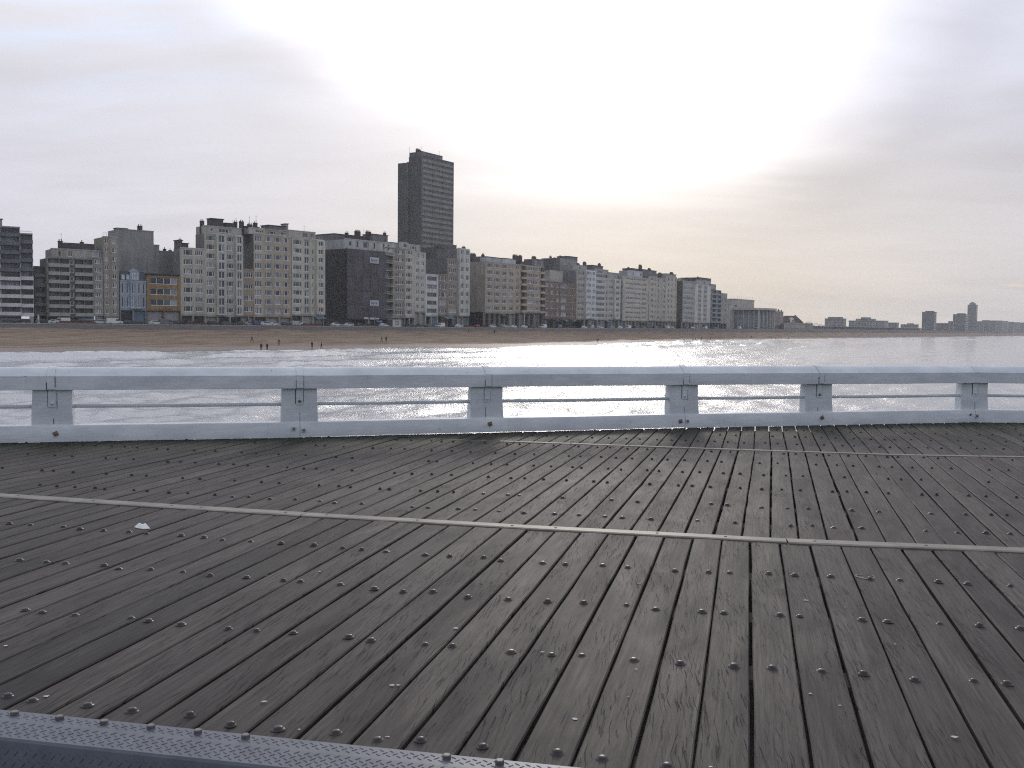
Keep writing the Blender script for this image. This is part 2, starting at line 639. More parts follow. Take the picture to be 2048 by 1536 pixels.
def build_sea():
    fine = np.linspace(-44, 44, 560)
    coarse = np.linspace(50, 310, 66)
    az_ = np.radians(np.concatenate([fine, coarse, [316.0]]))
    rr = [9.0]
    while rr[-1] < 4300:
        rr.append(rr[-1] * (1.0085 if rr[-1] < 900 else 1.05))
    rr = np.array([0.5, 3.0, 6.0] + rr)
    A, Rr = np.meshgrid(az_, rr)
    X, Y = Rr * np.sin(A), Rr * np.cos(A)
    dr = np.gradient(rr)[:, None] * np.ones_like(A)
    finemask = ((A <= R(45)) | (A >= R(315)))
    H = np.zeros_like(X)
    # distance seaward of the front and along it
    S_ = (X - LP0[0]) * LT[0] + (Y - LP0[1]) * LT[1]
    for _ in range(5):
        x_, y_, tx_, ty_, nx_, ny_ = coast(S_)
        S_ = np.clip(S_ + (X - x_) * tx_ + (Y - y_) * ty_, -420, 3690)
    x_, y_, tx_, ty_, nx_, ny_ = coast(S_)
    Q_ = -((X - x_) * nx_ + (Y - y_) * ny_)
    wind = math.atan2(-LN[1], -LN[0]) + math.pi        # waves run towards the shore
    r2 = np.random.default_rng(5)
    for i in range(64):
        lam = 0.55 * (14.0 / 0.55) ** r2.random()
        th = wind + r2.normal(0, 0.55)
        kx, ky = math.cos(th) * 2 * math.pi / lam, math.sin(th) * 2 * math.pi / lam
        amp = 0.0078 * lam ** 0.66
        ph = kx * X + ky * Y + r2.random() * 6.28
        ok = np.clip((lam / (dr * 2.2)) - 1.0, 0, 1)
        sn = np.sin(ph)
        H += amp * ok * (sn + 0.25 * np.cos(2 * ph))
    # breakers in the shallows
    d = Q_ - water_q(S_)
    foam = np.zeros_like(X)
    wob = 5 * (vnoise(S_ / 38.0, d * 0 + 3, 8) - 0.5) + 3 * (vnoise(S_ / 11.0, d * 0 + 1, 9) - 0.5)
    shallow = np.exp(-np.clip(d, 0, None) / 42.0)
    for b, (dist, ht) in enumerate(((5, .45), (13, .8), (23, 1.1), (36, 1.0), (52, .8), (74, .6))):
        x = d - dist - wob * (1 + b * .35)
        act = np.clip((vnoise(S_ / 26.0 + 7 * b, x * 0 + b, 20 + b) - 0.36) * 4.0, 0, 1)
        H += ht * act * np.where(x < 0, np.exp(-(x / 0.9) ** 2), np.exp(-(x / 2.6) ** 2)) * (dr < 12)
        foam += act * np.exp(-((x + 1.3) / 2.2) ** 2) * (0.75 if b < 4 else 0.45)
    foam += np.exp(-((d - 1.5) / 3.0) ** 2) * 0.8
    foam += 0.42 * shallow * (vnoise(S_ / 9.0, d / 4.0, 31))
    foam += np.clip((vnoise(S_ / 4.0, d / 2.2, 44) - 0.93) * 6, 0, 0.7) * (Rr > 40)
    P = np.stack([X, Y, ZW + H], -1)
    me = grid_mesh('sea', P, water_material(), {'foam': foam})
    return link('sea', me, kind='structure')


def sand_material():
    m, k, p = new_mat('wet_and_dry_sand')
    gp = k.n('ShaderNodeNewGeometry').outputs['Position']
    at = k.n('ShaderNodeAttribute', attribute_name='shore').outputs['Fac']
    # coordinates along and across the shore
    x, y, z = k.sep(gp)
    s = k.add(k.mul(x, float(LT[0])), k.mul(y, float(LT[1])))
    c = k.add(k.mul(x, float(LN[0])), k.mul(y, float(LN[1])))
    co = k.comb(k.mul(s, 0.07), k.mul(c, 0.42), 0.0)
    n = k.noise(co, 1.0, 5.0, 0.6, 0.5)
    n2 = k.noise(k.comb(k.mul(s, 0.35), k.mul(c, 1.2), 3.0), 1.0, 4.0, 0.65)
    col = k.mix(k.ss(n, 0.25, 0.75), (0.125, 0.085, 0.055), (0.31, 0.225, 0.155))
    col = k.mix(k.mul(k.ss(n2, 0.6, 0.75), 0.6), col, (0.42, 0.35, 0.28))
    wet = k.ss(k.add(at, k.mul(k.sub(n, 0.5), 0.25)), 0.72, 0.86)
    col = k.mix(k.mul(wet, 0.75), col, (0.19, 0.135, 0.10))
    col = k.mix(k.mul(k.mul(k.ss(at, 0.93, 0.98), k.ss(at, 1.06, 1.01)), 0.7), col, (0.06, 0.05, 0.042))
    k.put(p.inputs['Base Color'], col)
    k.put(p.inputs['Roughness'], k.lin(wet, 0, 1, 0.95, 0.55))
    p.inputs['Specular IOR Level'].default_value = 0.3
    return m


def strip_pt(q_, s, z):
    x, y, tx, ty, nx, ny = coast(s)
    return np.stack([x - nx * q_, y - ny * q_, z + 0 * s], -1)


SS = np.concatenate([np.arange(-410, 600, 1.7), np.arange(600, 1600, 6.0), np.arange(1600, 3690, 40.0)])


def build_shore():
    ts = np.concatenate([np.linspace(-0.02, 1.12, 80), np.linspace(1.16, 1.9, 10)])
    Tg, Sg = np.meshgrid(ts, SS)
    Wg = water_q(Sg)
    Qg = FOOT + (Wg - FOOT) * Tg
    P = strip_pt(Qg, Sg, sand_z(Qg, Sg))
    link('beach', grid_mesh('beach', P, sand_material(), {'shore': Tg}), kind='structure')
    # sea wall: sloping stone revetment with a pale coping
    stone = plain('grey_revetment_stone', (0.115, 0.112, 0.108), 0.9, 0, 0.25, 0.5)
    s4 = SS[::4]
    prof = [(FOOT + 0.5, -2.6 + 0 * s4), (FOOT, -1.75 + 0 * s4), (QUAY + 0.9, zp(s4) - 0.22), (QUAY + 0.55, zp(s4) - 0.10)]
    P = np.stack([strip_pt(a, s4, b) for a, b in prof], 1)
    wall = link('sea_wall', grid_mesh('sea_wall', P, stone), kind='structure')
    pale = plain('pale_coping_stone', (0.36, 0.31, 0.24), 0.8, 0, 0.25, 0.8)
    prof = [(QUAY + 0.75, zp(s4) - 0.12), (QUAY + 0.75, zp(s4) + 0.16), (QUAY - 0.1, zp(s4) + 0.16), (QUAY - 0.1, zp(s4) - 0.05)]
    P = np.stack([strip_pt(a, s4, b) for a, b in prof], 1)
    link('coping', grid_mesh('coping', P, pale), wall)
    pave = plain('promenade_paving', (0.16, 0.145, 0.135), 0.85, 0, 0.25, 0.15)
    qq = np.array([QUAY + 0.2, 10.0, -20.0, -90.0])
    Qg, Sg = np.meshgrid(qq, s4)
    link('promenade', grid_mesh('promenade', strip_pt(Qg, Sg, zp(Sg)), pave), kind='structure')
    # flat town ground behind the front
    land = plain('town_ground', (0.09, 0.09, 0.085), 0.9, 0, 0.2, 0.05)
    qq = np.array([-88.0, -300.0, -700.0])
    Qg, Sg = np.meshgrid(qq, np.array([-410, -200, 0, 300, 700, 1500, 3650.0]))
    link('town_ground', grid_mesh('town_ground', strip_pt(Qg, Sg, zp(Sg) - 0.01), land), kind='structure')


build_sea()
build_shore()


# ------------------------------------------------------------------ pier deck
PLANK_W = 0.2155
DIRS = {'near': R(13.28), 'mid': R(14.58), 'far': R(13.9)}


class Panel:
    def __init__(s, ang, ref):
        s.d = np.array([math.sin(ang), math.cos(ang)])          # along the planks
        s.p = np.array([math.cos(ang), -math.sin(ang)])         # across
        s.u0 = float(s.p @ np.array(ref))

    def uv(s, pt): return float(s.p @ np.array(pt)), float(s.d @ np.array(pt))
    def xy(s, u, v): return s.p * u + s.d * v


def poly_fn(panel, pts):
    a = sorted(panel.uv(p) for p in pts)
    us, vs = np.array([x[0] for x in a]), np.array([x[1] for x in a])

    def fn(u):
        if u <= us[0]:
            return vs[0] + (vs[1] - vs[0]) / (us[1] - us[0]) * (u - us[0])
        if u >= us[-1]:
            return vs[-1] + (vs[-1] - vs[-2]) / (us[-1] - us[-2]) * (u - us[-1])
        return float(np.interp(u, us, vs))
    return fn


def G(u, v): return gnd(u, v, ZD)[:2]


STRIP1 = [G(0, 992), G(362, 1015), G(608, 1030), G(1062, 1056), G(1398, 1073.5), G(1574, 1083), G(2048, 1101.5)]
STRIP2 = [G(860, 877.5), G(1000, 883), G(1450, 899), G(1800, 910.5), G(2048, 914.5)]
PLATE = [G(0, 1425), G(560, 1481.5), G(1100, 1536)]
# foot of the railing, a chain of straight kerb beams jointed at every second post
RAILP = [G(0, 886.5), G(600, 875.5), G(1370, 856.5), G(1950, 845.0), G(2048, 846.2)]
RAILP[0] = RAILP[1] + (RAILP[0] - RAILP[1]) / np.linalg.norm(RAILP[0] - RAILP[1]) * 6.2
ang_l = math.atan2(RAILP[1][1] - RAILP[0][1], RAILP[1][0] - RAILP[0][0]) + R(9)
RAILP.insert(0, RAILP[0] - np.array([math.cos(ang_l), math.sin(ang_l)]) * 6.2)
RAILP.insert(0, RAILP[0] - np.array([math.cos(ang_l + R(10)), math.sin(ang_l + R(10))]) * 6.2)
dv = (RAILP[-1] - RAILP[-2]) / np.linalg.norm(RAILP[-1] - RAILP[-2])
RAILP[-1] = RAILP[-2] + dv * 6.2
RAILP.append(RAILP[-1] + np.array([math.cos(R(-12)), math.sin(R(-12))]) * 6.2)
RAILP = [np.array(p) for p in RAILP]

deck = empty('pier_deck', (0, 0, ZD), kind='structure')
bolt_spots = []
bolt_mb = MB()
bolt_mb.lathe([(0.036, 0.0), (0.034, 0.004), (0.027, 0.005), (0.0255, 0.011), (0.019, 0.0175), (0.009, 0.0205)], 12)
BOLT_ME = bolt_mb.mesh('bolt', [STEEL])


def make_plank(panel, u0, u1, vn, vf, zoff):
    """one plank between cross positions u0,u1; ends follow vn(u), vf(u)"""
    um, w = (u0 + u1) / 2, u1 - u0
    va, vb = (vn(u0) + vn(u1)) / 2, (vf(u0) + vf(u1)) / 2
    vm = (va + vb) / 2
    L = vb - va
    n = max(2, int(L / 0.4))
    g0, g1 = random.uniform(0.0045, 0.0115), random.uniform(0.0045, 0.0115)
    bev, T = 0.006, 0.034
    b = MB()
    wl = [random.gauss(0, 0.0016) for _ in range(n + 1)]
    wr = [random.gauss(0, 0.0016) for _ in range(n + 1)]
    crown = random.uniform(-0.0015, 0.0025)
    for i in range(n + 1):
        t = i / n
        xl, xr = u0 + g0 + wl[i], u1 - g1 + wr[i]
        zt = 0.0015 * math.sin(3 * t + u0 * 7)
        for x, z in ((xl, -T), (xl, -bev + zt), (xl + bev, zt), ((xl + xr) / 2, zt + crown), (xr - bev, zt), (xr, -bev + zt), (xr, -T)):
            v0, v1 = vn(x), vf(x)
            b.v.append((x - um, v0 + 0.006 + (v1 - v0 - 0.012) * t - vm, z))
    for i in range(n):
        for j in range(6):
            a = i * 7 + j
            b.face([a, a + 1, a + 8, a + 7], 0, False)
    b.face([0, 6, 5, 4, 3, 2, 1])
    e = n * 7
    b.face([e, e + 1, e + 2, e + 3, e + 4, e + 5, e + 6])
    c = panel.xy(um, vm)
    ang = math.atan2(panel.d[1], panel.d[0]) - math.pi / 2
    o = b.build('plank', WOOD, deck, (c[0], c[1], zoff), ang)
    return o, c, ang


def lay(panel, ua, ub, vn, vf, rows, zoff=0.0):
    i0 = math.floor((ua - panel.u0) / PLANK_W)
    i1 = math.ceil((ub - panel.u0) / PLANK_W)
    edges = [panel.u0 + i * PLANK_W + random.gauss(0, 0.004) for i in range(i0, i1 + 1)]
    for u0, u1 in zip(edges, edges[1:]):
        um = (u0 + u1) / 2
        if vf(um) - vn(um) < 0.06:
            continue
        z = zoff + random.uniform(-0.002, 0.002)
        o, c, ang = make_plank(panel, u0, u1, vn, vf, z)
        for rv in rows:
            vv = rv(um)
            if vn(um) + 0.05 < vv < vf(um) - 0.05 and (panel is near or random.random() < 0.8):
                uu = um + random.uniform(-0.062, 0.062)
                pt = panel.xy(uu, vv + random.uniform(-0.025, 0.025))
                bolt_spots.append((math.hypot(*pt), pt, o, ang, z, c))


near = Panel(DIRS['near'], G(1505, 1424))
mid = Panel(DIRS['mid'], G(1540, 1075))
far = Panel(DIRS['far'], G(1510, 862))
joist_lines = []


def shifted(fn, d): return lambda u: fn(u) + d


f1 = poly_fn(near, STRIP1)
fp = poly_fn(near, PLATE)
rows_px = [[(94, 1403), (635, 1468), (1306, 1530)], [(42, 1221), (1073, 1309), (2016, 1371)],
           [(91, 1124), (1040, 1201), (1931, 1253)], [(68, 1051), (1092, 1127), (1887, 1167)]]
near_rows = [poly_fn(near, [G(*p) for p in r]) for r in rows_px]
lay(near, -7.5, 6.0, fp, shifted(f1, -0.035), near_rows)
for r_ in near_rows:
    joist_lines.append((near, r_, -9.0, 7.0))

m1 = poly_fn(mid, STRIP1)
m2 = poly_fn(mid, STRIP2)
mr = poly_fn(mid, RAILP)
us2 = mid.uv(STRIP2[0])[0]
mid_far = lambda u: mr(u) + 0.06 if u < us2 - 0.15 else min(m2(u) - 0.02, mr(u) + 0.06)
mid_rows = [shifted(m1, d) for d in (0.62, 1.45, 2.5, 3.5, 4.5, 5.5, 6.5, 7.5, 8.5)]
lay(mid, -14.5, 9.0, shifted(m1, 0.035), mid_far, mid_rows)
for r_ in mid_rows:
    joist_lines.append((mid, r_, -14.5, 9.0))

q2 = poly_fn(far, STRIP2)
qr = poly_fn(far, RAILP)
far_rows = [shifted(q2, d) for d in (0.85, 1.85, 2.85, 3.85, 4.85)]
lay(far, -5.4, 12.5, shifted(q2, 0.02), lambda u: qr(u) + 0.06, far_rows)
for r_ in far_rows:
    joist_lines.append((far, r_, -2.5, 12.5))

# joists: one beam under each row of bolts
for pn, fn, ua, ub in joist_lines:
    a, c = pn.xy(ua, fn(ua)), pn.xy(ub, fn(ub))
    # stay under the deck, clear of the railing
    lim = poly_fn(pn, RAILP)
    uu = [u for u in np.linspace(ua, ub, 60) if fn(u) < lim(u) - 0.25]
    if len(uu) < 3:
        continue
    b = MB()
    pts = [pn.xy(u, fn(u)) for u in (uu[0], uu[len(uu) // 3], uu[2 * len(uu) // 3], uu[-1])]
    for p0, p1 in zip(pts, pts[1:]):
        d = (p1 - p0) / np.linalg.norm(p1 - p0)
        nn_ = np.array([-d[1], d[0]])
        b.prism([(-0.1, -0.62), (0.1, -0.62), (0.1, -0.037), (-0.1, -0.037)], (nn_[0], nn_[1], 0), (0, 0, 1),
                (p1[0] - p0[0], p1[1] - p0[1], 0), (p0[0], p0[1], 0))
    b.build('joist', DARKWOOD, deck, (0, 0, 0))

# bolts: the 300 nearest are parts of their planks, the rest one mass
bolt_spots.sort(key=lambda t: t[0])
for k_, (dist, pt, pl, ang, z, c) in enumerate(bolt_spots[:300]):
    o = link('bolt', BOLT_ME, pl)
    d = pt - c
    o.location = (d[0] * math.cos(-ang) - d[1] * math.sin(-ang), d[0] * math.sin(-ang) + d[1] * math.cos(-ang), 0.001)
    sc_ = random.uniform(0.64, 0.86)
    o.scale = (sc_, sc_, random.uniform(0.55, 0.95))
    o.rotation_euler = (random.gauss(0, 0.03), random.gauss(0, 0.03), random.random() * 6)
rest = MB()
for dist, pt, pl, ang, z, c in bolt_spots[300:]:
    s_ = random.uniform(0.5, 0.72)
    rest.lathe([(0.034 * s_, 0.0), (0.027 * s_, 0.006), (0.02 * s_, 0.015), (0.009 * s_, 0.019)], 7, (pt[0], pt[1], 0.001))
rest.build('bolt', plain('dull_rusted_bolt', (0.035, 0.029, 0.025), 0.65, 0.0, 0.4, 40, 0.3), deck, (0, 0, 0), kind='stuff')

# metal strips over the joints between the deck panels
def metal_strip(pts, w, h):
    b = MB()
    P_ = [np.array(p) for p in pts]
    for p0, p1 in zip(P_, P_[1:]):
        d = (p1 - p0) / np.linalg.norm(p1 - p0)
        n_ = np.array([-d[1], d[0]])
        b.prism([(-w / 2, -0.01), (w / 2, -0.01), (w / 2, h * 0.5), (w * 0.38, h), (-w * 0.38, h), (-w / 2, h * 0.5)],
                (n_[0], n_[1], 0), (0, 0, 1), (p1[0] - p0[0], p1[1] - p0[1], 0), (p0[0], p0[1], 0))
    sc2 = MB()
    o = b.build('metal_strip', STRIP, deck, (0, 0, 0))
    for p0, p1 in zip(P_, P_[1:]):
        L = np.linalg.norm(p1 - p0)
        for t in np.arange(0.2, L, 0.8):
            p = p0 + (p1 - p0) * (t / L)
            sc2.lathe([(0.013, h), (0.012, h + 0.003), (0.004, h + 0.004)], 6, (p[0], p[1], 0))
    sc2.build('screw', RUST, o, kind='stuff')


ext = lambda a, b, L: b + (b - a) / np.linalg.norm(b - a) * L
metal_strip([ext(STRIP1[1], STRIP1[0], 3.0), STRIP1[0], STRIP1[1], STRIP1[2]], 0.165, 0.013)
sh = np.array([0.0, 0.012])
metal_strip([STRIP1[2] + (0.006, 0.0), STRIP1[3], STRIP1[4], STRIP1[5] - (0.006, 0)], 0.15, 0.012)
metal_strip([STRIP1[5] - sh, STRIP1[6] - sh, ext(STRIP1[5], STRIP1[6], 3.0) - sh], 0.165, 0.014)
metal_strip([STRIP2[0], STRIP2[1]], 0.025, 0.004)
metal_strip([STRIP2[1] + (0.004, 0), STRIP2[2], STRIP2[3], STRIP2[4], ext(STRIP2[3], STRIP2[4], 3.0)], 0.10, 0.010)


# ------------------------------------------------------------------ tread plate cover at the near edge
def tread_plate():
    a, b_ = PLATE[0], PLATE[2]
    d = (b_ - a) / np.linalg.norm(b_ - a)
    n_ = np.array([d[1], -d[0]])                        # towards the camera side
    if n_ @ a > 0:
        n_ = -n_
    root = empty('tread_plate', (a[0], a[1], ZD), math.atan2(d[1], d[0]),
                 label='grey steel chequer plate bolted along the near edge of the timber deck', cat='tread plate')
    # local x along the edge, local y away from the camera (so the plate runs to -y)
    prof = [(0.012, 0.002), (0.010, 0.008), (-0.085, 0.010), (-0.092, 0.010), (-0.226, 0.007), (-0.236, -0.002), (-0.34, -0.28)]
    x0, x1 = -1.6, 5.2
    m = MB()
    for y, z in prof:
        m.v.append((x0, y, z))
        m.v.append((x1, y, z))
    for y, z in reversed(prof):
        m.v.append((x0, y - 0.003, z - 0.008))
        m.v.append((x1, y - 0.003, z - 0.008))
    k_ = len(prof) * 2
    for i in range(k_):
        j = (i + 1) % k_
        m.face([2 * i, 2 * i + 1, 2 * j + 1, 2 * j], 0, False)
    m.build('plate', TREAD, root)
    # raised lozenges: alternate long marks at +-45 degrees
    t = MB()

    def place(y0, z0, y1, z1, first):
        L = math.hypot(y1 - y0, z1 - z0)
        ey, ez = (y1 - y0) / L, (z1 - z0) / L
        ny, nz = -ez, ey
        if nz < 0:
            ny, nz = -ny, -nz
        pitch = 0.040
        nr = int(L / (pitch * 0.5))
        for r in range(nr):
            s = (r + 0.6) * pitch * 0.5
            cols = int((x1 - x0) / pitch)
            for c in range(cols):
                flip = (r + first) % 2
                x = x0 + (c + 0.5 * flip) * pitch + 0.01
                sx, sy = (0.0115, 0.0068) if flip == 0 else (0.0085, -0.0110)
                wx, wy = -sy, sx
                wl = math.hypot(wx, wy)
                wx, wy = wx / wl * 0.0028, wy / wl * 0.0028
                pts = [(-sx, -sy, 0.0002), (wx, wy, 0.0002), (sx, sy, 0.0002), (-wx, -wy, 0.0002),
                       (-sx * .6, -sy * .6, 0.0022), (sx * .6, sy * .6, 0.0022)]
                base = len(t.v)
                for px, py, h in pts:
                    yy = y0 + ey * (s + py) + ny * h
                    zz = z0 + ez * (s + py) + nz * h
                    t.v.append((x + px, yy, zz))
                for f in ((0, 3, 4), (3, 5, 4), (3, 2, 5), (2, 1, 5), (1, 4, 5), (1, 0, 4)):
                    t.face([base + i for i in f])
    place(-0.004, 0.0083, -0.082, 0.0099, 0)
    place(-0.094, 0.0100, -0.224, 0.0071, 1)
    place(-0.239, -0.010, -0.337, -0.272, 0)
    t.build('tread_mark', TREAD, root, kind='stuff')
    for u, v in ((38, 1428), (126, 1438), (213, 1448), (304, 1459), (397, 1469), (492, 1479), (895, 1518), (1001, 1528)):
        p = G(u, v)
        rel = p - a
        lx = float(rel @ d)
        bm = MB()
        bm.lathe([(0.0165, 0.0), (0.0165, 0.011), (0.0135, 0.014)], 6, smooth=False)
        bm.build('hex_bolt', plain('bright_worn_bolt', (0.20, 0.19, 0.18), 0.45, 0.4, 0.4, 60), root, (lx, -0.022, 0.009), random.random() * 3)
    # lower platform that the camera stands over
    low = MB()
    low.box(x0, x1, -3.2, -0.30, -0.36, -0.287)
    low.build('lower_step', DARKWOOD, root)


tread_plate()


# ------------------------------------------------------------------ railing
rail = empty('pier_railing', (RAILP[2][0], RAILP[2][1], ZD),
             label='white painted timber railing with broad posts along the pier edge', cat='railing')
RO = np.array([RAILP[2][0], RAILP[2][1]])


def seg_obj(name, prof, p0, p1, mats, parent=rail, smooth=False, n=1, sag=0.0, gap=0.003):
    """profile (a = outward from the deck, z) swept from p0 to p1 (world xy)"""
    d = (p1 - p0)
    L = np.linalg.norm(d)
    d = d / L
    m = MB()
    k = len(prof)
    for i in range(n + 1):
        t = i / n
        x = gap + (L - 2 * gap) * t
        w = [random.gauss(0, sag) for _ in range(2)]
        for a, z in prof:
            m.v.append((x, a + w[0], z + w[1]))
    for i in range(n):
        for j in range(k):
            jj = (j + 1) % k
            m.face([i * k + j, (i + 1) * k + j, (i + 1) * k + jj, i * k + jj], 0, False)
    m.face(list(range(k)))
    m.face([n * k + j for j in reversed(range(k))])
    me = m.mesh(name, mats)
    if smooth:
        me.polygons.foreach_set('use_smooth', [True] * len(me.polygons))
        me.set_sharp_from_angle(angle=R(38))
    return link(name, me, parent, (p0[0] - RO[0], p0[1] - RO[1], 0), math.atan2(d[1], d[0]))


TOP_PROF = [(-0.015, 0.70), (-0.02, 0.705), (-0.02, 0.886), (0.030, 0.938), (0.075, 0.973), (0.11, 0.991),
            (0.15, 1.0), (0.20, 0.993), (0.235, 0.972), (0.25, 0.94), (0.25, 0.72), (0.24, 0.70)]
KERB_PROF = [(0.0, 0.013), (0.0, 0.205), (0.012, 0.222), (0.05, 0.228), (0.20, 0.226), (0.21, 0.21), (0.21, 0.013)]
npair = len(RAILP) - 1


def on_seg(p0, p1, u):
    """point of the segment seen in column u"""
    lo, hi = 0.0, 1.0
    for _ in range(40):
        t = (lo + hi) / 2
        p = p0 + (p1 - p0) * t
        c = M3.T @ np.array([p[0], p[1], ZD + 0.5])
        if CX + F * c[0] / -c[2] < u:
            lo = t
        else:
            hi = t
    return p0 + (p1 - p0) * (lo + hi) / 2


MIDU = {2: 103, 3: 976, 4: 1641}
post_pts = []
for i in range(npair):
    p0, p1 = RAILP[i], RAILP[i + 1]
    pm = on_seg(p0, p1, MIDU[i]) if i in MIDU else (p0 + p1) / 2
    # top rail: two lengths per kerb beam, joined under the post straps
    seg_obj('top_rail', TOP_PROF, p0, pm, [PAINT], smooth=True, n=6, sag=0.0012)
    seg_obj('top_rail', TOP_PROF, pm, p1, [PAINT], smooth=True, n=6, sag=0.0012)
    seg_obj('kerb_beam', KERB_PROF if i == 3 else [(a_, z_ if z_ > 0.1 else 0.005) for a_, z_ in KERB_PROF], p0, p1, [PAINT], smooth=True, n=10, sag=0.0012)
    post_pts.append((p0, i, 0))
    post_pts.append((pm, i, 1))
post_pts.append((RAILP[-1], npair, 0))
SPALL = plain('bare_rusty_patch', (0.30, 0.22, 0.15), 0.9, 0, 0.4, 20)
for kk, (p, i, half) in enumerate(post_pts):
    if half == 0 and 0 < i < npair:
        d = (RAILP[i + 1] - RAILP[i - 1])
    else:
        j = min(i, npair - 1)
        d = RAILP[j + 1] - RAILP[j]
    d = d / np.linalg.norm(d)
    ang = math.atan2(d[1], d[0])
    loc = (p[0] - RO[0], p[1] - RO[1], 0)
    m = MB()
    w = 0.25
    # a broad squared timber, a little wider at the foot, with chamfered arrises
    prof = [(-w, 0.012), (-w + 0.012, 0.0), (w - 0.012, 0.0), (w, 0.012), (w, 0.20), (-w, 0.20)]
    b0 = len(m.v)
    hs = [(0.10, 1.07), (0.228, 1.05), (0.46, 1.0), (0.703, 0.97)]
    for z, s in hs:
        jig = random.gauss(0, 0.006)
        for a, c in prof:
            m.v.append((a * s + jig, c + 0.035, z))
    k = len(prof)
    for lev in range(len(hs) - 1):
        for j in range(k):
            jj = (j + 1) % k
            m.face([lev * k + j, lev * k + jj, (lev + 1) * k + jj, (lev + 1) * k + j])
    m.face(list(reversed(range(k))))
    m.face([(len(hs) - 1) * k + j for j in range(k)])
    post = m.build('post', PAINT, rail, loc, ang)
    # strap of flat iron that laps over the top rail and down the face of the post
    sw = 0.047
    path = [(0.025, 0.47), (0.025, 0.695), (-0.031, 0.712), (-0.031, 0.891), (0.022, 0.947), (0.070, 0.984),
            (0.105, 1.002), (0.15, 1.011), (0.20, 1.003), (0.24, 0.977), (0.257, 0.94), (0.257, 0.70)]
    m = MB()
    for x in (-sw, sw):
        for a, z in path:
            m.v.append((x, a, z))
        for a, z in reversed(path):
            m.v.append((x, a + (0.012 if z < 0.95 and a < 0.1 else 0.0), z - (0.012 if z >= 0.95 else 0.0)))
    k = len(path) * 2
    for j in range(k):
        jj = (j + 1) % k
        m.face([j, k + j, k + jj, jj], 0)
    m.face(list(range(k)))
    m.face([k + j for j in reversed(range(k))])
    m.build('strap', PAINT, post)
    m = MB()
    m.lathe([(0.024, 0.0), (0.022, 0.012), (0.012, 0.020)], 10)
    o = m.build('bolt', PAINT if kk % 3 else RUST, post, (0.0, 0.026, 0.52))
    o.rotation_euler = (math.pi / 2, 0, 0)
    # cracks between the timbers of the post, where the paint has opened
    CRK = plain('open_dark_crack', (0.02, 0.02, 0.025), 0.9)
    for x, z0, z1, yy in ((-0.055 + random.gauss(0, .004), 0.48, 0.695, 0.0), (0.056 + random.gauss(0, .004), random.uniform(.44, .5), random.uniform(.6, .695), 0.0),
                          (random.gauss(0, 0.02), 0.24, random.uniform(0.3, 0.42), 0.0), (-0.053, 0.706, random.uniform(0.78, 0.884), -0.0265), (0.053, random.uniform(0.706, 0.74), 0.884, -0.0265)):
        ww = random.uniform(0.0015, 0.0045)
        m = MB()
        yy += 0.03 if yy == 0.0 else 0.0
        m.box(x - ww, x + ww, yy + 0.0025, yy + 0.0125, z0, z1)
        m.build('crack', CRK, post)
    # kerb bolts, rusted
    sp = (-0.10, 0.05) if half == 0 else (0.03,)
    for x in sp:
        m = MB()
        m.box(-0.03, 0.03, -0.006, 0.006, -0.03, 0.03, 0)
        m.lathe([(0.001, 0.0), (0.019, 0.006), (0.019, 0.02), (0.01, 0.026)], 6, (0, 0, 0), 1, False)
        vs = m.v
        for vi in range(8, len(vs)):
            x_, y_, z_ = vs[vi]
            vs[vi] = (x_, -z_ - 0.004, y_)
        o = m.build('kerb_bolt', [SPALL if random.random() < .6 else PAINT, RUST], post, (x + random.gauss(0, .015), -0.009, 0.125 + random.gauss(0, .012)))
        o.rotation_euler = (0, random.gauss(0, 0.3), 0)
for (p, _, _), (p2, _, _) in zip(post_pts, post_pts[1:]):
    d = (p2 - p) / np.linalg.norm(p2 - p)
    n_ = np.array([-d[1], d[0]])
    a, b_ = p + d * 0.21 + n_ * 0.11 - RO, p2 - d * 0.21 + n_ * 0.11 - RO
    m = MB()
    mm = (a + b_) / 2
    m.tube((a[0], a[1], 0.475), (mm[0], mm[1], 0.47), 0.026, seg=10)
    m.tube((mm[0], mm[1], 0.47), (b_[0], b_[1], 0.475), 0.026, seg=10)
    for e, dd in ((a, d), (b_, -d)):
        e2 = e + dd * 0.055
        m.tube((e[0], e[1], 0.475), (e2[0], e2[1], 0.475), 0.034, 0.030, seg=8)
    m.build('rail_rod', PAINT, rail)

# the pier frame under the deck: edge beam and piles
edge = empty('pier_frame', (0, 0, ZD), kind='structure')
for i in range(npair):
    p0, p1 = RAILP[i], RAILP[i + 1]
    d = (p1 - p0) / np.linalg.norm(p1 - p0)
    m = MB()
    m.prism([(0.0, -0.95), (0.28, -0.95), (0.28, -0.45), (0.0, -0.45)], (-d[1], d[0], 0), (0, 0, 1), (*(p1 - p0), 0), (p0[0], p0[1], 0))
    m.build('edge_beam', DARKWOOD, edge)
    for t in (0.0, 0.5):
        p = p0 + (p1 - p0) * t
        m = MB()
        m.tube((p[0], p[1], -6.5), (p[0], p[1], -0.75), 0.2, seg=10)
        m.build('pile', DARKWOOD, edge)

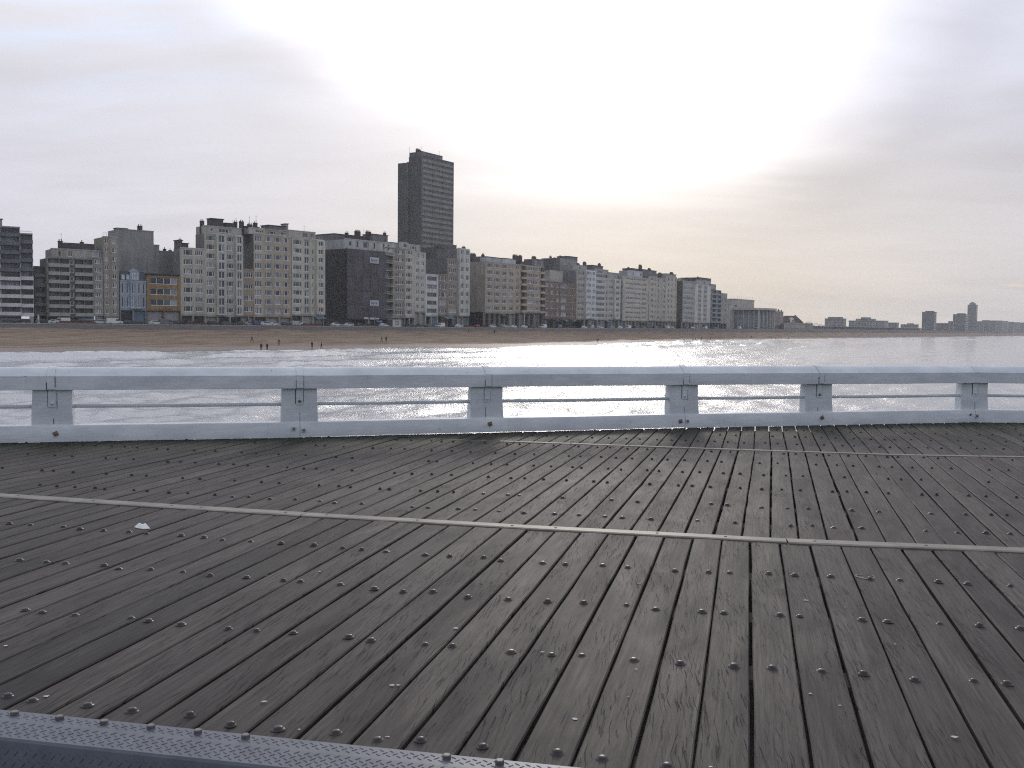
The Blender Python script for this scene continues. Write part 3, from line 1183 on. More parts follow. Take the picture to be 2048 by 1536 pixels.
# ------------------------------------------------------------------ litter on the deck
pp = G(283, 1057)
m = MB()
pts = [(-0.058, 0.02, 0.006), (-0.030, 0.06, 0.030), (0.0, 0.035, 0.022), (0.02, 0.045, 0.03), (0.075, -0.045, 0.002),
       (0.02, -0.055, 0.003), (-0.035, -0.015, 0.004), (-0.002, 0.0, 0.022)]
m.v = [(a, b_, c) for a, b_, c in pts] + [(a, b_, c - 0.0012) for a, b_, c in pts]
for f in ((0, 7, 1), (1, 7, 2), (2, 7, 3), (3, 7, 4), (4, 7, 5), (5, 7, 6), (6, 7, 0)):
    m.face([f[0], f[1], f[2]])
    m.face([f[2] + 8, f[1] + 8, f[0] + 8])
m.build('paper_scrap', plain('white_paper', (0.72, 0.72, 0.68), 0.8, 0, 0.05), None, (pp[0], pp[1], ZD + 0.005), 0.15,
        label='crumpled scrap of white paper lying on the deck boards', cat='paper scrap')
pp = G(1730, 1154)
m = MB()
seg = 28
for k in range(seg):
    t = 2 * math.pi * k / seg
    ro = 0.062 + 0.004 * math.sin(3 * t)
    ri = ro - 0.010 - 0.006 * math.sin(t - 2.2) - 0.003 * math.sin(5 * t)
    m.v += [(ro * math.cos(t), ro * math.sin(t), 0.0), (ri * math.cos(t), ri * math.sin(t), 0.0012)]
for k in range(seg):
    j = (k + 1) % seg
    if k in (5, 6, 12):
        continue
    m.face([2 * k, 2 * j, 2 * j + 1, 2 * k + 1])
m.build('pale_ring', plain('chalky_ring', (0.30, 0.30, 0.32), 0.8, 0, 0.3, 30), None, (pp[0], pp[1], ZD + 0.0045), 0,
        label='pale chalky ring mark on a deck board right of the middle', cat='ring mark')
m = MB()
for u, v in ((912, 1258), (797, 1372), (783, 1372), (528, 1405), (1278, 1168), (1690, 1216), (1612, 1202), (1621, 1389), (1910, 1476), (1272, 1340),
             (1256, 1395), (1085, 1306), (598, 1461), (775, 1476), (92, 1395), (12, 1293), (1680, 1413), (1790, 1290), (640, 1145), (1150, 1440)):
    p = G(u, v)
    r = random.uniform(0.005, 0.014)
    b0 = len(m.v)
    for t in range(7):
        rr_ = r * random.uniform(0.5, 1.2)
        m.v.append((p[0] + rr_ * 1.3 * math.cos(t * .9), p[1] + rr_ * math.sin(t * .9), 0.0055))
    m.v.append((p[0], p[1], 0.0075))
    for t in range(7):
        m.face([b0 + t, b0 + (t + 1) % 7, b0 + 7])
m.build('bird_dropping', plain('chalk_white', (0.6, 0.6, 0.58), 0.9, 0, 0.1, 30), deck, (0, 0, 0), kind='stuff')


# ------------------------------------------------------------------ buildings along the front
_winc = {}


def window_mesh(w, h, n, var, frame):
    """frame, mullions and panes; origin at the middle of the sill, front face at y=0"""
    key = (round(w, 1), round(h, 1), n, var, frame.name)
    if key in _winc:
        return _winc[key]
    w, h = key[0], key[1]
    r = random.Random(hash((key[0] * 10, key[1] * 10, n, var)) % 9999)
    m = MB()
    t = 0.15
    m.box(-w / 2, w / 2, 0, .12, 0, t, 0)
    m.box(-w / 2, w / 2, 0, .12, h - t, h, 0)
    xs = [-w / 2]
    if n == 3:
        cuts = [0.24, 0.76]
    else:
        cuts = [i / n for i in range(1, n)]
    m.box(-w / 2, -w / 2 + t, 0, .12, t, h - t, 0)
    m.box(w / 2 - t, w / 2, 0, .12, t, h - t, 0)
    edges = [-w / 2 + t] + [-w / 2 + c * w for c in cuts] + [w / 2 - t]
    for c in edges[1:-1]:
        m.box(c - t / 2, c + t / 2, 0.002, .12, t, h - t, 0)
    for i, (a, b_) in enumerate(zip(edges, edges[1:])):
        p = (0.72, 0.20, 0.08) if var < 4 else ((0.45, 0.30, 0.25) if var < 7 else (0.05, 0.15, 0.8))
        if var >= 9:
            p = (1.0, 0.0, 0.0)
        x = r.random()
        mi = 1 if x < p[0] else (2 if x < p[0] + p[1] else 3)
        v0 = len(m.v)
        m.v += [(a, 0.09, t), (b_, 0.09, t), (b_, 0.09, h - t), (a, 0.09, h - t)]
        m.face([v0, v0 + 1, v0 + 2, v0 + 3], mi)
    me = m.mesh('window', [frame, GLASS, GLASS2, CURT])
    _winc[key] = me
    return me


_balc = {}


def balcony_mesh(w, h, proj, mat, style):
    key = (round(w, 1), round(h, 2), round(proj, 1), mat.name, style)
    if key in _balc:
        return _balc[key]
    w, h = key[0], key[1]
    m = MB()
    m.box(-w / 2, w / 2, -proj, 0.0, -0.18, 0.0)
    if style == 'solid':
        m.box(-w / 2, w / 2, -proj - 0.004, -proj + 0.10, 0.0, h)
        m.box(-w / 2, -w / 2 + 0.1, -proj + 0.10, 0.0, 0.0, h)
        m.box(w / 2 - 0.1, w / 2, -proj + 0.10, 0.0, 0.0, h)
    else:
        m.box(-w / 2, w / 2, -proj, -proj + 0.06, h - 0.08, h)
        k = max(2, int(w / 0.45))
        for i in range(k + 1):
            x = -w / 2 + 0.03 + (w - 0.06) * i / k
            m.box(x - 0.025, x + 0.025, -proj + 0.01, -proj + 0.05, 0.0, h - 0.08)
    me = m.mesh('balcony', [mat])
    _balc[key] = me
    return me


SHOPS = [plain('shop_front_dark', (0.03, 0.03, 0.035), 0.3, 0, 0.3, 0.4), plain('shop_front_pale', (0.34, 0.34, 0.34), 0.6, 0, 0.2, 0.6),
         plain('awning_blue_grey', (0.16, 0.22, 0.28), 0.8, 0, 0.2, 0.6), plain('awning_green', (0.06, 0.11, 0.09), 0.8, 0, 0.2, 0.6)]
OPEN = {'W': (0.56, 0.30, 0.86), 'T': (0.74, 0.28, 0.86), 'L': (0.92, 0.36, 0.96), 'B': (0.94, 0.02, 0.93), 'N': (0.36, 0.25, 0.86),
        'S': (0.46, 0.34, 0.80), 'F': (0.80, 0.30, 0.84), 'H': (0.62, 0.12, 0.90), '_': None}
PANES = {'W': 2, 'T': 3, 'L': 3, 'B': 3, 'N': 1, 'S': 1, 'F': 4, 'H': 2}


def block(root, x0, x1, z0, z1, nfl, bays, col, y=0.0, depth=12.0, sp=None, pc=None, pale=None, single=True, frame=None,
          par='solid', parh=0.95, parcol=None, gable=None, cap=True, lowpale=99, winvar=None, opening=None, stuff=None, back=None):
    """one rectangular volume of a building with a real opening for every window"""
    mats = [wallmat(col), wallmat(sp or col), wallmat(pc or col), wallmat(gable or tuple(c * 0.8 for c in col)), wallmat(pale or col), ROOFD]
    frame = frame or FRAME
    deep = any(b[0] == 'B' for b in bays)
    cy = y + (1.3 if deep else 0.55)
    m = MB()
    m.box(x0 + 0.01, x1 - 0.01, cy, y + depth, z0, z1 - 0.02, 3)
    tot = sum(float(b[1:].rstrip('+p')) for b in bays)
    fh = (z1 - z0) / nfl
    x = x0
    rmesh = stuff
    for b in bays:
        ty = b[0]
        w = float(b[1:].rstrip('+p')) / tot * (x1 - x0)
        pr = 0.8 if '+' in b else 0.0
        colm = 4 if 'p' in b else 0
        yo = y - pr
        if ty == '_':
            m.box(x, x + w, yo, cy + 0.02, z0, z1, colm)
            x += w
            continue
        fw, sl, hd = OPEN[ty]
        if opening and ty in opening:
            fw, sl, hd = opening[ty]
        ow = w * fw
        ox0, ox1 = x + (w - ow) / 2, x + (w + ow) / 2
        m.box(x, ox0, yo, cy + 0.02, z0, z1, 2 if colm == 0 else 4)
        m.box(ox1, x + w, yo, cy + 0.02, z0, z1, 2 if colm == 0 else 4)
        prev = z0
        for f in range(nfl):
            a, t = z0 + f * fh + sl * fh, z0 + f * fh + hd * fh
            m.box(ox0, ox1, yo + (0.0 if ty != 'B' else 0.05), cy + 0.02, prev, a, 1 if colm == 0 else 4)
            prev = t
            rec = 0.20 if ty != 'B' else 1.1
            me = window_mesh(ow - 0.02, t - a, PANES[ty] if w > 1.6 else 1, random.randrange(8) if winvar is None else winvar, frame if ty != 'B' else FRAMED)
            loc = ((ox0 + ox1) / 2, yo + rec, a)
            if rmesh is None:
                link('window', me, root, loc)
            else:
                rmesh.append((me, loc))
            if ty == 'B':
                pm = wallmat(parcol or col) if f < lowpale else wallmat((0.10, 0.11, 0.12))
                link('balcony', balcony_mesh(w - 0.06, parh, 0.9, pm, par), root, (x + w / 2, yo, z0 + f * fh + 0.06))
        m.box(ox0, ox1, yo, cy + 0.02, prev, z1, 1 if colm == 0 else 4)
        x += w
    if cap:
        m.box(x0 - 0.06, x1 + 0.06, y - 0.12, y + 0.35, z1, z1 + 0.35, 4)
        m.box(x0 + 0.05, x1 - 0.05, y + 0.35, y + depth - 0.05, z1 - 0.02, z1 + 0.02, 5)
    m.build('wall', mats, root)


def shopfront(root, x0, x1, z0, z1, depth, col, seed):
    r = random.Random(seed)
    m = MB()
    m.box(x0 + 0.02, x1 - 0.02, 1.3, depth, z0 - 0.5, z1, 0)
    m.box(x0, x1, 0.05, 1.32, z1 - 0.55, z1, 4)
    n = max(2, int((x1 - x0) / 4.2))
    for i in range(n + 1):
        xx = x0 + (x1 - x0) * i / n
        xa, xb = max(x0, xx - 0.22), min(x1, xx + 0.22)
        m.box(xa, xb, 0.1, 1.32, z0 - 0.5, z1 - 0.55, 4)
    for i in range(n):
        xa, xb = x0 + (x1 - x0) * i / n + 0.3, x0 + (x1 - x0) * (i + 1) / n - 0.3
        k = r.random()
        if k < 0.55:
            m.box(xa, xb, 1.0, 1.29, z0 + 0.2, z1 - 0.9, 1 if k < 0.25 else 2)
        if r.random() < 0.16:
            c = 2 if r.random() < 0.6 else 3
            m.prism([(0.0, z1 - 0.6), (-1.9, z1 - 1.5), (-1.9, z1 - 1.7), (0.0, z1 - 0.75)], (0, 1, 0), (0, 0, 1), (xb - xa, 0, 0), (xa, 0.04, 0), c)
    m.build('shopfront', SHOPS + [wallmat(tuple(c * 0.8 for c in col))], root)


def chimney_mb(w, d, h, pots):
    m = MB()
    m.box(-w / 2, w / 2, -d / 2, d / 2, 0, h)
    m.box(-w / 2 - 0.08, w / 2 + 0.08, -d / 2 - 0.08, d / 2 + 0.08, h, h + 0.18)
    for i in range(pots):
        x = -w / 2 + w * (i + 0.5) / pots
        m.tube((x, 0, h + 0.18), (x, 0, h + 0.8), 0.16, 0.13, 6)
    return m


BLD = {}


def bld(key, label, u0, u1, vtop, vg, n, bays, col, off=0.0, depth=12.0, cat='apartment block', name='apartment_block', roof=(), more=(), shop=True,
        group='apartment blocks along the sea front', **kw):
    s0, s1 = front_s(u0, off), front_s(u1, off)
    p0, _ = front_pt(u0, off)
    p1, _ = front_pt(u1, off)
    d = p1 - p0
    Wd = float(np.linalg.norm(d))
    ang = math.atan2(d[1], d[0])
    base = float(zp(s0))
    root = empty(name, (p0[0], p0[1], base), ang, label=label, cat=cat, group=group)
    BLD[key] = (root, u0, u1)
    zt = z_at(u0, vtop, p0) - base
    zg = z_at(u0, vg, p0) - base if vg else 0.0
    zg = max(zg, 2.6) if vg else 0.0
    single = u0 < 1096
    stuff = None if single else []

    def lx(u, sb=0.0):
        """local x of the point seen in column u, sb metres behind the front"""
        dd = ray(u, hor(u))[:2]
        nrm_ = np.array([-d[1], d[0]]) / Wd
        o = p0 + nrm_ * sb
        a = np.array([[dd[0], -d[0] / Wd], [dd[1], -d[1] / Wd]])
        k, x = np.linalg.solve(a, o)
        return float(x), dd * k
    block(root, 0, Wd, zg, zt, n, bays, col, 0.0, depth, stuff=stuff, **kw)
    for mu0, mu1, mv, mvg, mn, mb, mcol, mk in more:
        mk = dict(mk)
        y = mk.get('y', 0.0)
        xa, pa = lx(mu0, y)
        xb, pb = lx(mu1, y)
        z1 = z_at(mu0, mv, pa) - base
        z0 = zt + 0.02 if mvg is None else (z_at(mu0, mvg, pa) - base)
        if mk.pop('ground', False):
            z0 = 0.0
        block(root, xa, xb, z0, z1, mn, mb, mcol, stuff=stuff, **mk)
    if shop and vg:
        shopfront(root, 0, Wd, 0, zg, depth, col, u0)
    for it in roof:
        kind, a, b_, v, sb = it[:5]
        colr = it[5] if len(it) > 5 else (0.08, 0.08, 0.08)
        xa, pa = lx(a, sb)
        xb, pb = lx(b_, sb)
        z1 = z_at((a + b_) / 2, v, (pa + pb) / 2) - base
        zb = it[6] if len(it) > 6 else zt
        m = MB()
        xm = (xa + xb) / 2
        if kind == 'chimney':
            w_ = max(0.9, xb - xa)
            m = chimney_mb(w_, 0.8, max(0.6, z1 - zb - 0.5), max(1, int(w_ / 0.55)))
            m.build('chimney', BRICKD, root, (xm, sb + 0.4, zb))
        elif kind == 'antenna':
            m.tube((0, 0, 0), (0, 0, z1 - zb), 0.07, 0.04, 5)
            for k in range(3):
                hz = (z1 - zb) * (0.6 + 0.17 * k)
                m.tube((-0.5 + k * .1, 0, hz), (0.5 - k * .1, 0, hz), 0.03, 0.03, 4)
            m.build('antenna', BRICKD, root, (xm, sb, zb))
        elif kind == 'lift':
            m.box(xa, xb, sb, sb + max(3.0, (xb - xa) * .7), zb, z1 - 0.25, 0)
            m.box(xa - 0.25, xb + 0.25, sb - 0.25, sb + max(3.0, (xb - xa) * .7) + 0.25, z1 - 0.25, z1, 1)
            m.build('lift_housing', [wallmat(colr), ROOFD], root)
        elif kind == 'rail':
            h = z1 - zb
            k = max(2, int((xb - xa) / 1.0))
            m.box(xa, xb, sb, sb + 0.06, zb + h - 0.08, zb + h)
            m.box(xa, xb, sb + 0.01, sb + 0.05, zb + h * .5, zb + h * .5 + 0.05)
            for i in range(k + 1):
                x = xa + (xb - xa) * i / k
                m.box(x - 0.03, x + 0.03, sb + 0.01, sb + 0.05, zb, zb + h - 0.08)
            m.build('roof_railing', RAILM, root)
    if stuff:
        verts, faces, mi = [], [], []
        mats = [FRAME, GLASS, GLASS2, CURT]
        for me, loc in stuff:
            b0 = len(verts)
            verts += [(v.co.x + loc[0], v.co.y + loc[1], v.co.z + loc[2]) for v in me.vertices]
            faces += [[b0 + i for i in p.vertices] for p in me.polygons]
            mi += [p.material_index for p in me.polygons]
        me = bpy.data.meshes.new('window')
        me.from_pydata(verts, [], faces)
        for m_ in mats:
            me.materials.append(m_)
        me.polygons.foreach_set('material_index', mi)
        link('window', me, root, kind='stuff')
    return root


CREAM = (0.34, 0.32, 0.27)
BEIGE = (0.30, 0.265, 0.21)
TAN = (0.25, 0.205, 0.155)
GREY = (0.24, 0.24, 0.235)
WHITE = (0.44, 0.44, 0.43)
OCHRE = (0.215, 0.145, 0.075)
BROWN = (0.155, 0.115, 0.085)
BLUEW = (0.24, 0.28, 0.33)

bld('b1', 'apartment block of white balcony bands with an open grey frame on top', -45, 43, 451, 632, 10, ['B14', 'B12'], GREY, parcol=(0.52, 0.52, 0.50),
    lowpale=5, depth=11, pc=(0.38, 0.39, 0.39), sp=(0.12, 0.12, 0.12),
    more=[(43, 68, 468, 632, 9, ['B10'], GREY, dict(y=0.02, depth=10.9, parcol=(0.52, 0.52, 0.50), lowpale=5, pc=(0.38, 0.39, 0.39), sp=(0.10, 0.10, 0.11)))],
    roof=[('lift', -12, 8, 437, 4.0, (0.2, 0.22, 0.24)), ('rail', 44, 66, 462, 0.3, None, 28.4)])
bld('b2', 'low dark apartment block with deep shadowed balconies, set back in a gap', 69, 96, 534, 636, 5, ['B10'], (0.10, 0.095, 0.09), off=3, parcol=(0.12, 0.12, 0.12), depth=9)
bld('b3', 'dark grey block with long curved balcony bands and a small roof turret', 95, 189, 516, 632, 7, ['_1', 'B9', 'B8', 'T4', 'B8', 'B7', '_1'], (0.17, 0.165, 0.15),
    parcol=(0.27, 0.26, 0.24), sp=(0.10, 0.10, 0.10), depth=10,
    more=[(189, 207, 516, 632, 7, ['F10'], (0.24, 0.22, 0.19), dict(y=0.02, depth=9.9)),
          (104, 205, 498, None, 1, ['_3', 'S2', '_2', 'W4', '_2', 'S2', '_4', 'L5'], (0.27, 0.26, 0.24), dict(y=1.4, depth=8)),
          (130, 191, 485, 498, 1, ['_10'], (0.07, 0.065, 0.065), dict(y=3.4, depth=5, cap=False))],
    roof=[('chimney', 119, 128, 480, 1.6), ('antenna', 124, 126, 466, 2.0), ('chimney', 163, 170, 482, 4.5, None, 25.4)])
bld('b4', 'narrow corner block with paired windows and a railed roof terrace', 208, 239, 474, 634, 9, ['W8', 'W10'], (0.215, 0.195, 0.165), depth=10, pale=(0.3, 0.28, 0.25),
    sp=(0.25, 0.225, 0.19), roof=[('rail', 208, 236, 466, 0.4)])
bld('b4b', 'tall blank grey party wall rising behind the blue and white house', 236, 309, 459, None, 1, ['_10'], (0.215, 0.21, 0.205), off=13, depth=9, shop=False,
    roof=[('chimney', 278, 287, 450, 2.0), ('lift', 236, 257, 456, 0.3, (0.215, 0.21, 0.205))],
    more=[(309, 320, 491, None, 1, ['_4'], (0.2, 0.195, 0.19), dict(y=0.1, depth=8.5, ground=True))])
bld('b4c', 'plain grey rear wall with a chimney behind the ochre house', 320, 372, 503, None, 1, ['_10'], (0.15, 0.148, 0.145), off=13, depth=8, shop=False,
    roof=[('chimney', 329, 334, 496, 1.0), ('chimney', 340, 345, 499, 1.0)])
# the old blue and white town house
r5 = bld('b5', 'old blue and white town house with tall windows and a mansard roof', 241, 293, 562, 617, 2, ['N5p', 'N5p', 'H6+p', 'H6+p', 'N5p'], BLUEW, depth=10,
         pale=BLUEW, cat='town house', name='town_house', group='low old houses on the sea front', opening={'N': (0.5, 0.1, 0.86), 'H': (0.6, 0.08, 0.88)})
def mansard(key, ua, ub, v0, v1, col, dorm=()):
    root, u0, u1 = BLD[key]
    p0 = np.array(root.location[:2])
    base = root.location[2]
    p1, _ = front_pt(u1, 0)
    Wd = float(np.linalg.norm(p1 - p0))
    za, zb = z_at(u0, v0, p0) - base + 0.36, z_at(u0, v1, p0) - base
    m = MB()
    m.prism([(0.1, za), (9.8, za), (8.4, zb), (1.5, zb)], (0, 1, 0), (0, 0, 1), (Wd, 0, 0), (0, 0, 0))
    roof = m.build('mansard_roof', plain('dark_slate_roof', col, 0.6, 0, 0.3, 1.2), root)
    for t, w, h in dorm:
        d = MB()
        x = Wd * t
        d.box(x - w / 2, x + w / 2, -0.1, 2.2, za + 0.1, za + h)
        d.prism([(x - w / 2 - .15, za + h), (x + w / 2 + .15, za + h), (x, za + h + w * .35)], (1, 0, 0), (0, 0, 1), (0, 2.3, 0), (0, -0.15, 0))
        do = d.build('dormer', wallmat(BLUEW), root)
        link('window', window_mesh(w * 0.6, h * 0.7, 2, 1, FRAME), root, (x, -0.15, za + 0.4))


mansard('b5', 241, 293, 562, 541, (0.06, 0.065, 0.075), ((0.56, 3.0, 2.9), (0.12, 1.2, 1.6), (0.3, 1.2, 1.6)))
bld('b6', 'low ochre brick house with three long rows of glazing', 294, 362, 553, 618, 3, ['_1', 'F12', '_1'], OCHRE, depth=10, cat='town house', name='town_house',
    group='low old houses on the sea front', opening={'F': (0.94, 0.34, 0.94)}, pc=(0.2, 0.12, 0.06), gable=(0.15, 0.10, 0.07),
    roof=[('lift', 297, 361, 548, 0.8, (0.05, 0.045, 0.045))])
bld('b7', 'cream seven storey block with rows of wide white framed windows', 362, 411, 496, 628, 7, ['_1', 'T9', 'F7', '_1'], CREAM, depth=5.5,
    gable=(0.15, 0.15, 0.15), roof=[('lift', 357, 366, 480, 3.2, (0.08, 0.08, 0.08)), ('chimney', 360, 365, 477, 4), ('lift', 367, 378, 486, 3.6, (0.07, 0.07, 0.07))])
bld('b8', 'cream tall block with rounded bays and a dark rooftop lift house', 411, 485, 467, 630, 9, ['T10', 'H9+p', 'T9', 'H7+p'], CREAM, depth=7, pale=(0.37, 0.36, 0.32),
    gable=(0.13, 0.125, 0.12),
    more=[(408, 484, 452, None, 1, ['_2', 'S2', '_1', 'F6', '_3'], (0.30, 0.29, 0.26), dict(y=1.3, depth=5.5))],
    roof=[('lift', 424, 448, 437, 4, (0.07, 0.07, 0.07), 31.5), ('chimney', 403, 410, 440, 3.0, None, 27), ('lift', 453, 470, 446, 4, (0.06, 0.06, 0.06), 31.5), ('chimney', 470, 476, 442, 5, None, 31.2),
          ('chimney', 481, 489, 441, 4.5, None, 31.0), ('antenna', 473, 474, 435, 4.6, None, 31), ('antenna', 465, 466, 440, 4.6, None, 31)])
bld('b9', 'narrow low tan house squeezed between two cream blocks', 486, 509, 539, 630, 4, ['F10'], TAN, depth=9, cat='town house', name='town_house',
    group='low old houses on the sea front', opening={'F': (0.8, 0.3, 0.74)})
bld('b10', 'tall beige block with one column of picture windows and a row of triple windows', 509, 583, 468, 631, 9,
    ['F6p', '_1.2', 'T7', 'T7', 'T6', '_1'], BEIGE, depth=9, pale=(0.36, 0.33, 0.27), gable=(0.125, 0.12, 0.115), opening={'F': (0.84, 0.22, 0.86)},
    more=[(499, 530, 456, None, 1, ['_2', 'F4'], (0.36, 0.34, 0.30), dict(y=1.0, depth=7)), (530, 584, 459, None, 1, ['_1', 'T5', 'T5', '_2'], BEIGE, dict(y=1.6, depth=6))],
    roof=[('lift', 538, 572, 451, 3.5, (0.12, 0.12, 0.12), 30.2), ('lift', 572, 577, 447, 3.5, (0.25, 0.25, 0.24), 30.2), ('chimney', 497, 506, 447, 3, None, 30.3), ('chimney', 509, 516, 444, 3.5, None, 30.3),
          ('antenna', 499.5, 500.5, 432, 3.2, None, 32), ('antenna', 512.5, 513.5, 430, 3.2, None, 32), ('antenna', 525, 526, 449, 3, None, 30), ('lift', 492, 519, 453, 5, (0.08, 0.08, 0.08), 30)])
bld('b11', 'pale block with stacked balconies on its far corner bay, beside the scaffolding', 584, 648, 476, 628, 9, ['T9p', 'H6', 'N4', 'W7+p'], (0.36, 0.345, 0.29), depth=10,
    pale=(0.39, 0.375, 0.32), gable=(0.13, 0.13, 0.125),
    more=[(578, 631, 461, None, 1, ['_4', 'S2', 'W4', 'W3'], (0.33, 0.315, 0.27), dict(y=1.4, depth=7))],
    roof=[('antenna', 608, 609, 450, 3, None, 30), ('rail', 633, 645, 472, 0.4)])
# block under repair: netting on scaffold poles, two printed boards
NET = (0.075, 0.07, 0.075)
r12 = bld('b12', 'block wrapped in dark purple scaffold netting with two white boards', 692, 768, 497, 636, 9, ['_10'], NET, depth=22, off=-1.5, gable=(0.075, 0.07, 0.065),
          shop=True, cap=False,
          more=[(690, 790, 478, 497, 1, ['_1', 'S2', '_1', 'N2', '_1', 'T3', '_1', 'N2', '_2', 'N2', 'N2', '_2'], (0.34, 0.34, 0.33), dict(y=2.0, depth=18, frame=FRAMED))],
          roof=[('lift', 668, 735, 470, 12, (0.12, 0.12, 0.12)), ('chimney', 692, 697, 464, 8, None, 30), ('chimney', 711, 721, 461, 8, None, 30), ('chimney', 733, 742, 462, 8, None, 29.5),
                ('lift', 745, 775, 469, 6, (0.14, 0.14, 0.14), 29), ('chimney', 768, 772, 464, 6, None, 29.5), ('antenna', 727, 728, 458, 8, None, 30)])


def scaffold(root, key):
    p0 = np.array(root.location[:2])
    p1, _ = front_pt(768, -1.5)
    Wd = float(np.linalg.norm(p1 - p0))
    base = root.location[2]
    zt = z_at(692, 497, p0) - base
    pole = plain('scaffold_pole', (0.09, 0.085, 0.09), 0.6, 0.4, 0.2)
    for i in range(10):
        m = MB()
        x = Wd * i / 9
        m.tube((x, -0.35, 0), (x, -0.35, zt + 0.8), 0.05, seg=5)
        m.build('scaffold_pole', pole, root)
    for i in range(10):
        m = MB()
        z = 3.0 + (zt - 3.0) * i / 9
        m.box(-0.4, Wd, -0.5, -0.02, z - 0.06, z + 0.06)
        m.build('scaffold_deck', wallmat((0.085, 0.075, 0.085)), root)
    # netting sheets: separate lengths hung between the lifts, slightly slack
    net = [wallmat((0.075, 0.066, 0.075)), wallmat((0.066, 0.061, 0.063)), wallmat((0.085, 0.074, 0.09))]
    for c in range(5):
        for r_ in range(5):
            m = MB()
            x0, x1 = Wd * c / 5 + 0.05, Wd * (c + 1) / 5 - 0.05
            z0, z1 = 3.2 + (zt - 3.2) * r_ / 5, 3.2 + (zt - 3.2) * (r_ + 1) / 5 - 0.08
            nx_ = 4
            b0 = 0
            for k in range(nx_ + 1):
                x = x0 + (x1 - x0) * k / nx_
                bow = -0.62 - 0.18 * math.sin(math.pi * k / nx_) + random.gauss(0, .03)
                m.v += [(x, -0.60, z0), (x, bow, (z0 + z1) / 2), (x, -0.60, z1)]
            for k in range(nx_):
                for j in range(2):
                    a = k * 3 + j
                    m.face([a, a + 3, a + 4, a + 1], 0, True)
            m.build('netting', net[(c * 2 + r_) % 3], root)
    # gable netting
    m = MB()
    for k in range(5):
        y0, y1 = 22 * k / 5, 22 * (k + 1) / 5
        for j in range(4):
            z0, z1 = 3.2 + (zt - 3.2) * j / 4, 3.2 + (zt - 3.2) * (j + 1) / 4
            m.box(-0.66, -0.60 + random.uniform(0, .05), y0 + 0.04, y1 - 0.04, z0, z1 - 0.06, (k + j) % 2)
    m.build('gable_netting', [wallmat((0.045, 0.042, 0.038)), wallmat((0.036, 0.034, 0.032))], root)
    white = plain('white_board', (0.50, 0.51, 0.53), 0.7, 0, 0.05)
    blue = plain('blue_print', (0.05, 0.10, 0.22), 0.7, 0, 0.1)
    pale = plain('pale_print', (0.28, 0.34, 0.42), 0.7, 0, 0.1)
    for u, v, lower in ((744.5, 521, 0), (744.5, 606.5, 1)):
        x = Wd * (u - 692) / 76.0
        pz = p0 + (p1 - p0) * ((u - 692) / 76.0)
        z = z_at(u, v, pz) - base
        b = MB()
        w, h = 4.9, 2.4
        b.box(-w / 2, w / 2, -0.06, 0.0, -h / 2, h / 2)
        bo = b.build('board', white, root, (x, -0.92, z))
        t = MB()
        # short blue word of four low letters, the first with a tall stem; a pale line under or over it
        x_ = -1.65
        t.box(x_, x_ + 0.25, -0.075, -0.062, -0.35, 0.75)
        t.box(x_ + 0.26, x_ + 0.62, -0.075, -0.062, -0.35, -0.13)
        t.box(x_ + 0.26, x_ + 0.62, -0.075, -0.062, 0.05, 0.26)
        t.box(x_ + 0.63, x_ + 0.85, -0.075, -0.062, -0.35, 0.26)
        for k, lw in ((1.05, 0.9), (2.1, 0.75)):
            t.box(x_ + k, x_ + k + 0.2, -0.075, -0.062, -0.35, 0.28)
            t.box(x_ + k + 0.21, x_ + k + lw - 0.21, -0.075, -0.062, 0.06, 0.28)
            t.box(x_ + k + lw - 0.2, x_ + k + lw, -0.075, -0.062, -0.35, 0.28)
        t.box(x_ + 3.0, x_ + 3.22, -0.075, -0.062, -0.35, 0.36)
        t.build('lettering', blue, bo)
        l = MB()
        l.box(-1.7, 1.5, -0.075, -0.062, -0.75, -0.52) if not lower else l.box(-1.7, 1.6, -0.075, -0.062, -0.95, -0.62)
        l.build('printed_line', pale, bo)


scaffold(r12, 'b12')
bld('b13', 'block with a column of white edged balconies just past the netting', 768, 787, 494, 634, 9, ['B10'], (0.33, 0.315, 0.27), parcol=(0.36, 0.35, 0.31), par='bars', depth=14, sp=(0.2, 0.19, 0.17))
bld('b14', 'brown grey block with wide dark windows in even rows', 787, 810, 497, 634, 9, ['_0.6', 'F10'], (0.22, 0.195, 0.16), depth=14, gable=(0.12, 0.12, 0.12),
    roof=[('lift', 780, 800, 485, 3, (0.25, 0.26, 0.26))])
bld('b15', 'cream block with small offset windows below a pale roof storey', 810, 829, 498, 633, 9, ['T10', '_2'], (0.36, 0.34, 0.285), depth=14,
    more=[(797, 816, 485, None, 1, ['_3', 'T5'], (0.34, 0.34, 0.32), dict(y=2.5, depth=8))])
bld('b16', 'cream block ending a tall row beside a low white house', 829, 851, 505, 622, 8, ['_0.5', 'W6p', 'W6p', '_0.5'], (0.36, 0.345, 0.29), depth=10, pale=(0.37, 0.36, 0.32),
    more=[(812, 840, 489, None, 1, ['_2', 'T5', 'S2'], (0.31, 0.31, 0.29), dict(y=3.5, depth=6))])
bld('b17', 'narrow white five storey house with dark ribbon windows', 851, 876, 549, 630, 5, ['_0.8', 'F9', '_1'], WHITE, depth=9, cat='town house', name='town_house',
    group='low old houses on the sea front', opening={'F': (0.92, 0.3, 0.8)}, frame=FRAMED)
bld('b18', 'brown brick house with square bays under a blank dark upper wall', 876, 895, 549, 630, 5, ['T10'], (0.20, 0.155, 0.115), depth=9, cat='town house', name='town_house',
    group='low old houses on the sea front', opening={'T': (0.8, 0.22, 0.86)})
bld('b19', 'dark blank wall block with a small pale roof hut behind low houses', 868, 903, 494, None, 1, ['_10'], (0.10, 0.09, 0.085), off=13, depth=10, shop=False,
    roof=[('lift', 878, 890, 506, -0.3, (0.30, 0.25, 0.21), 24.0)])
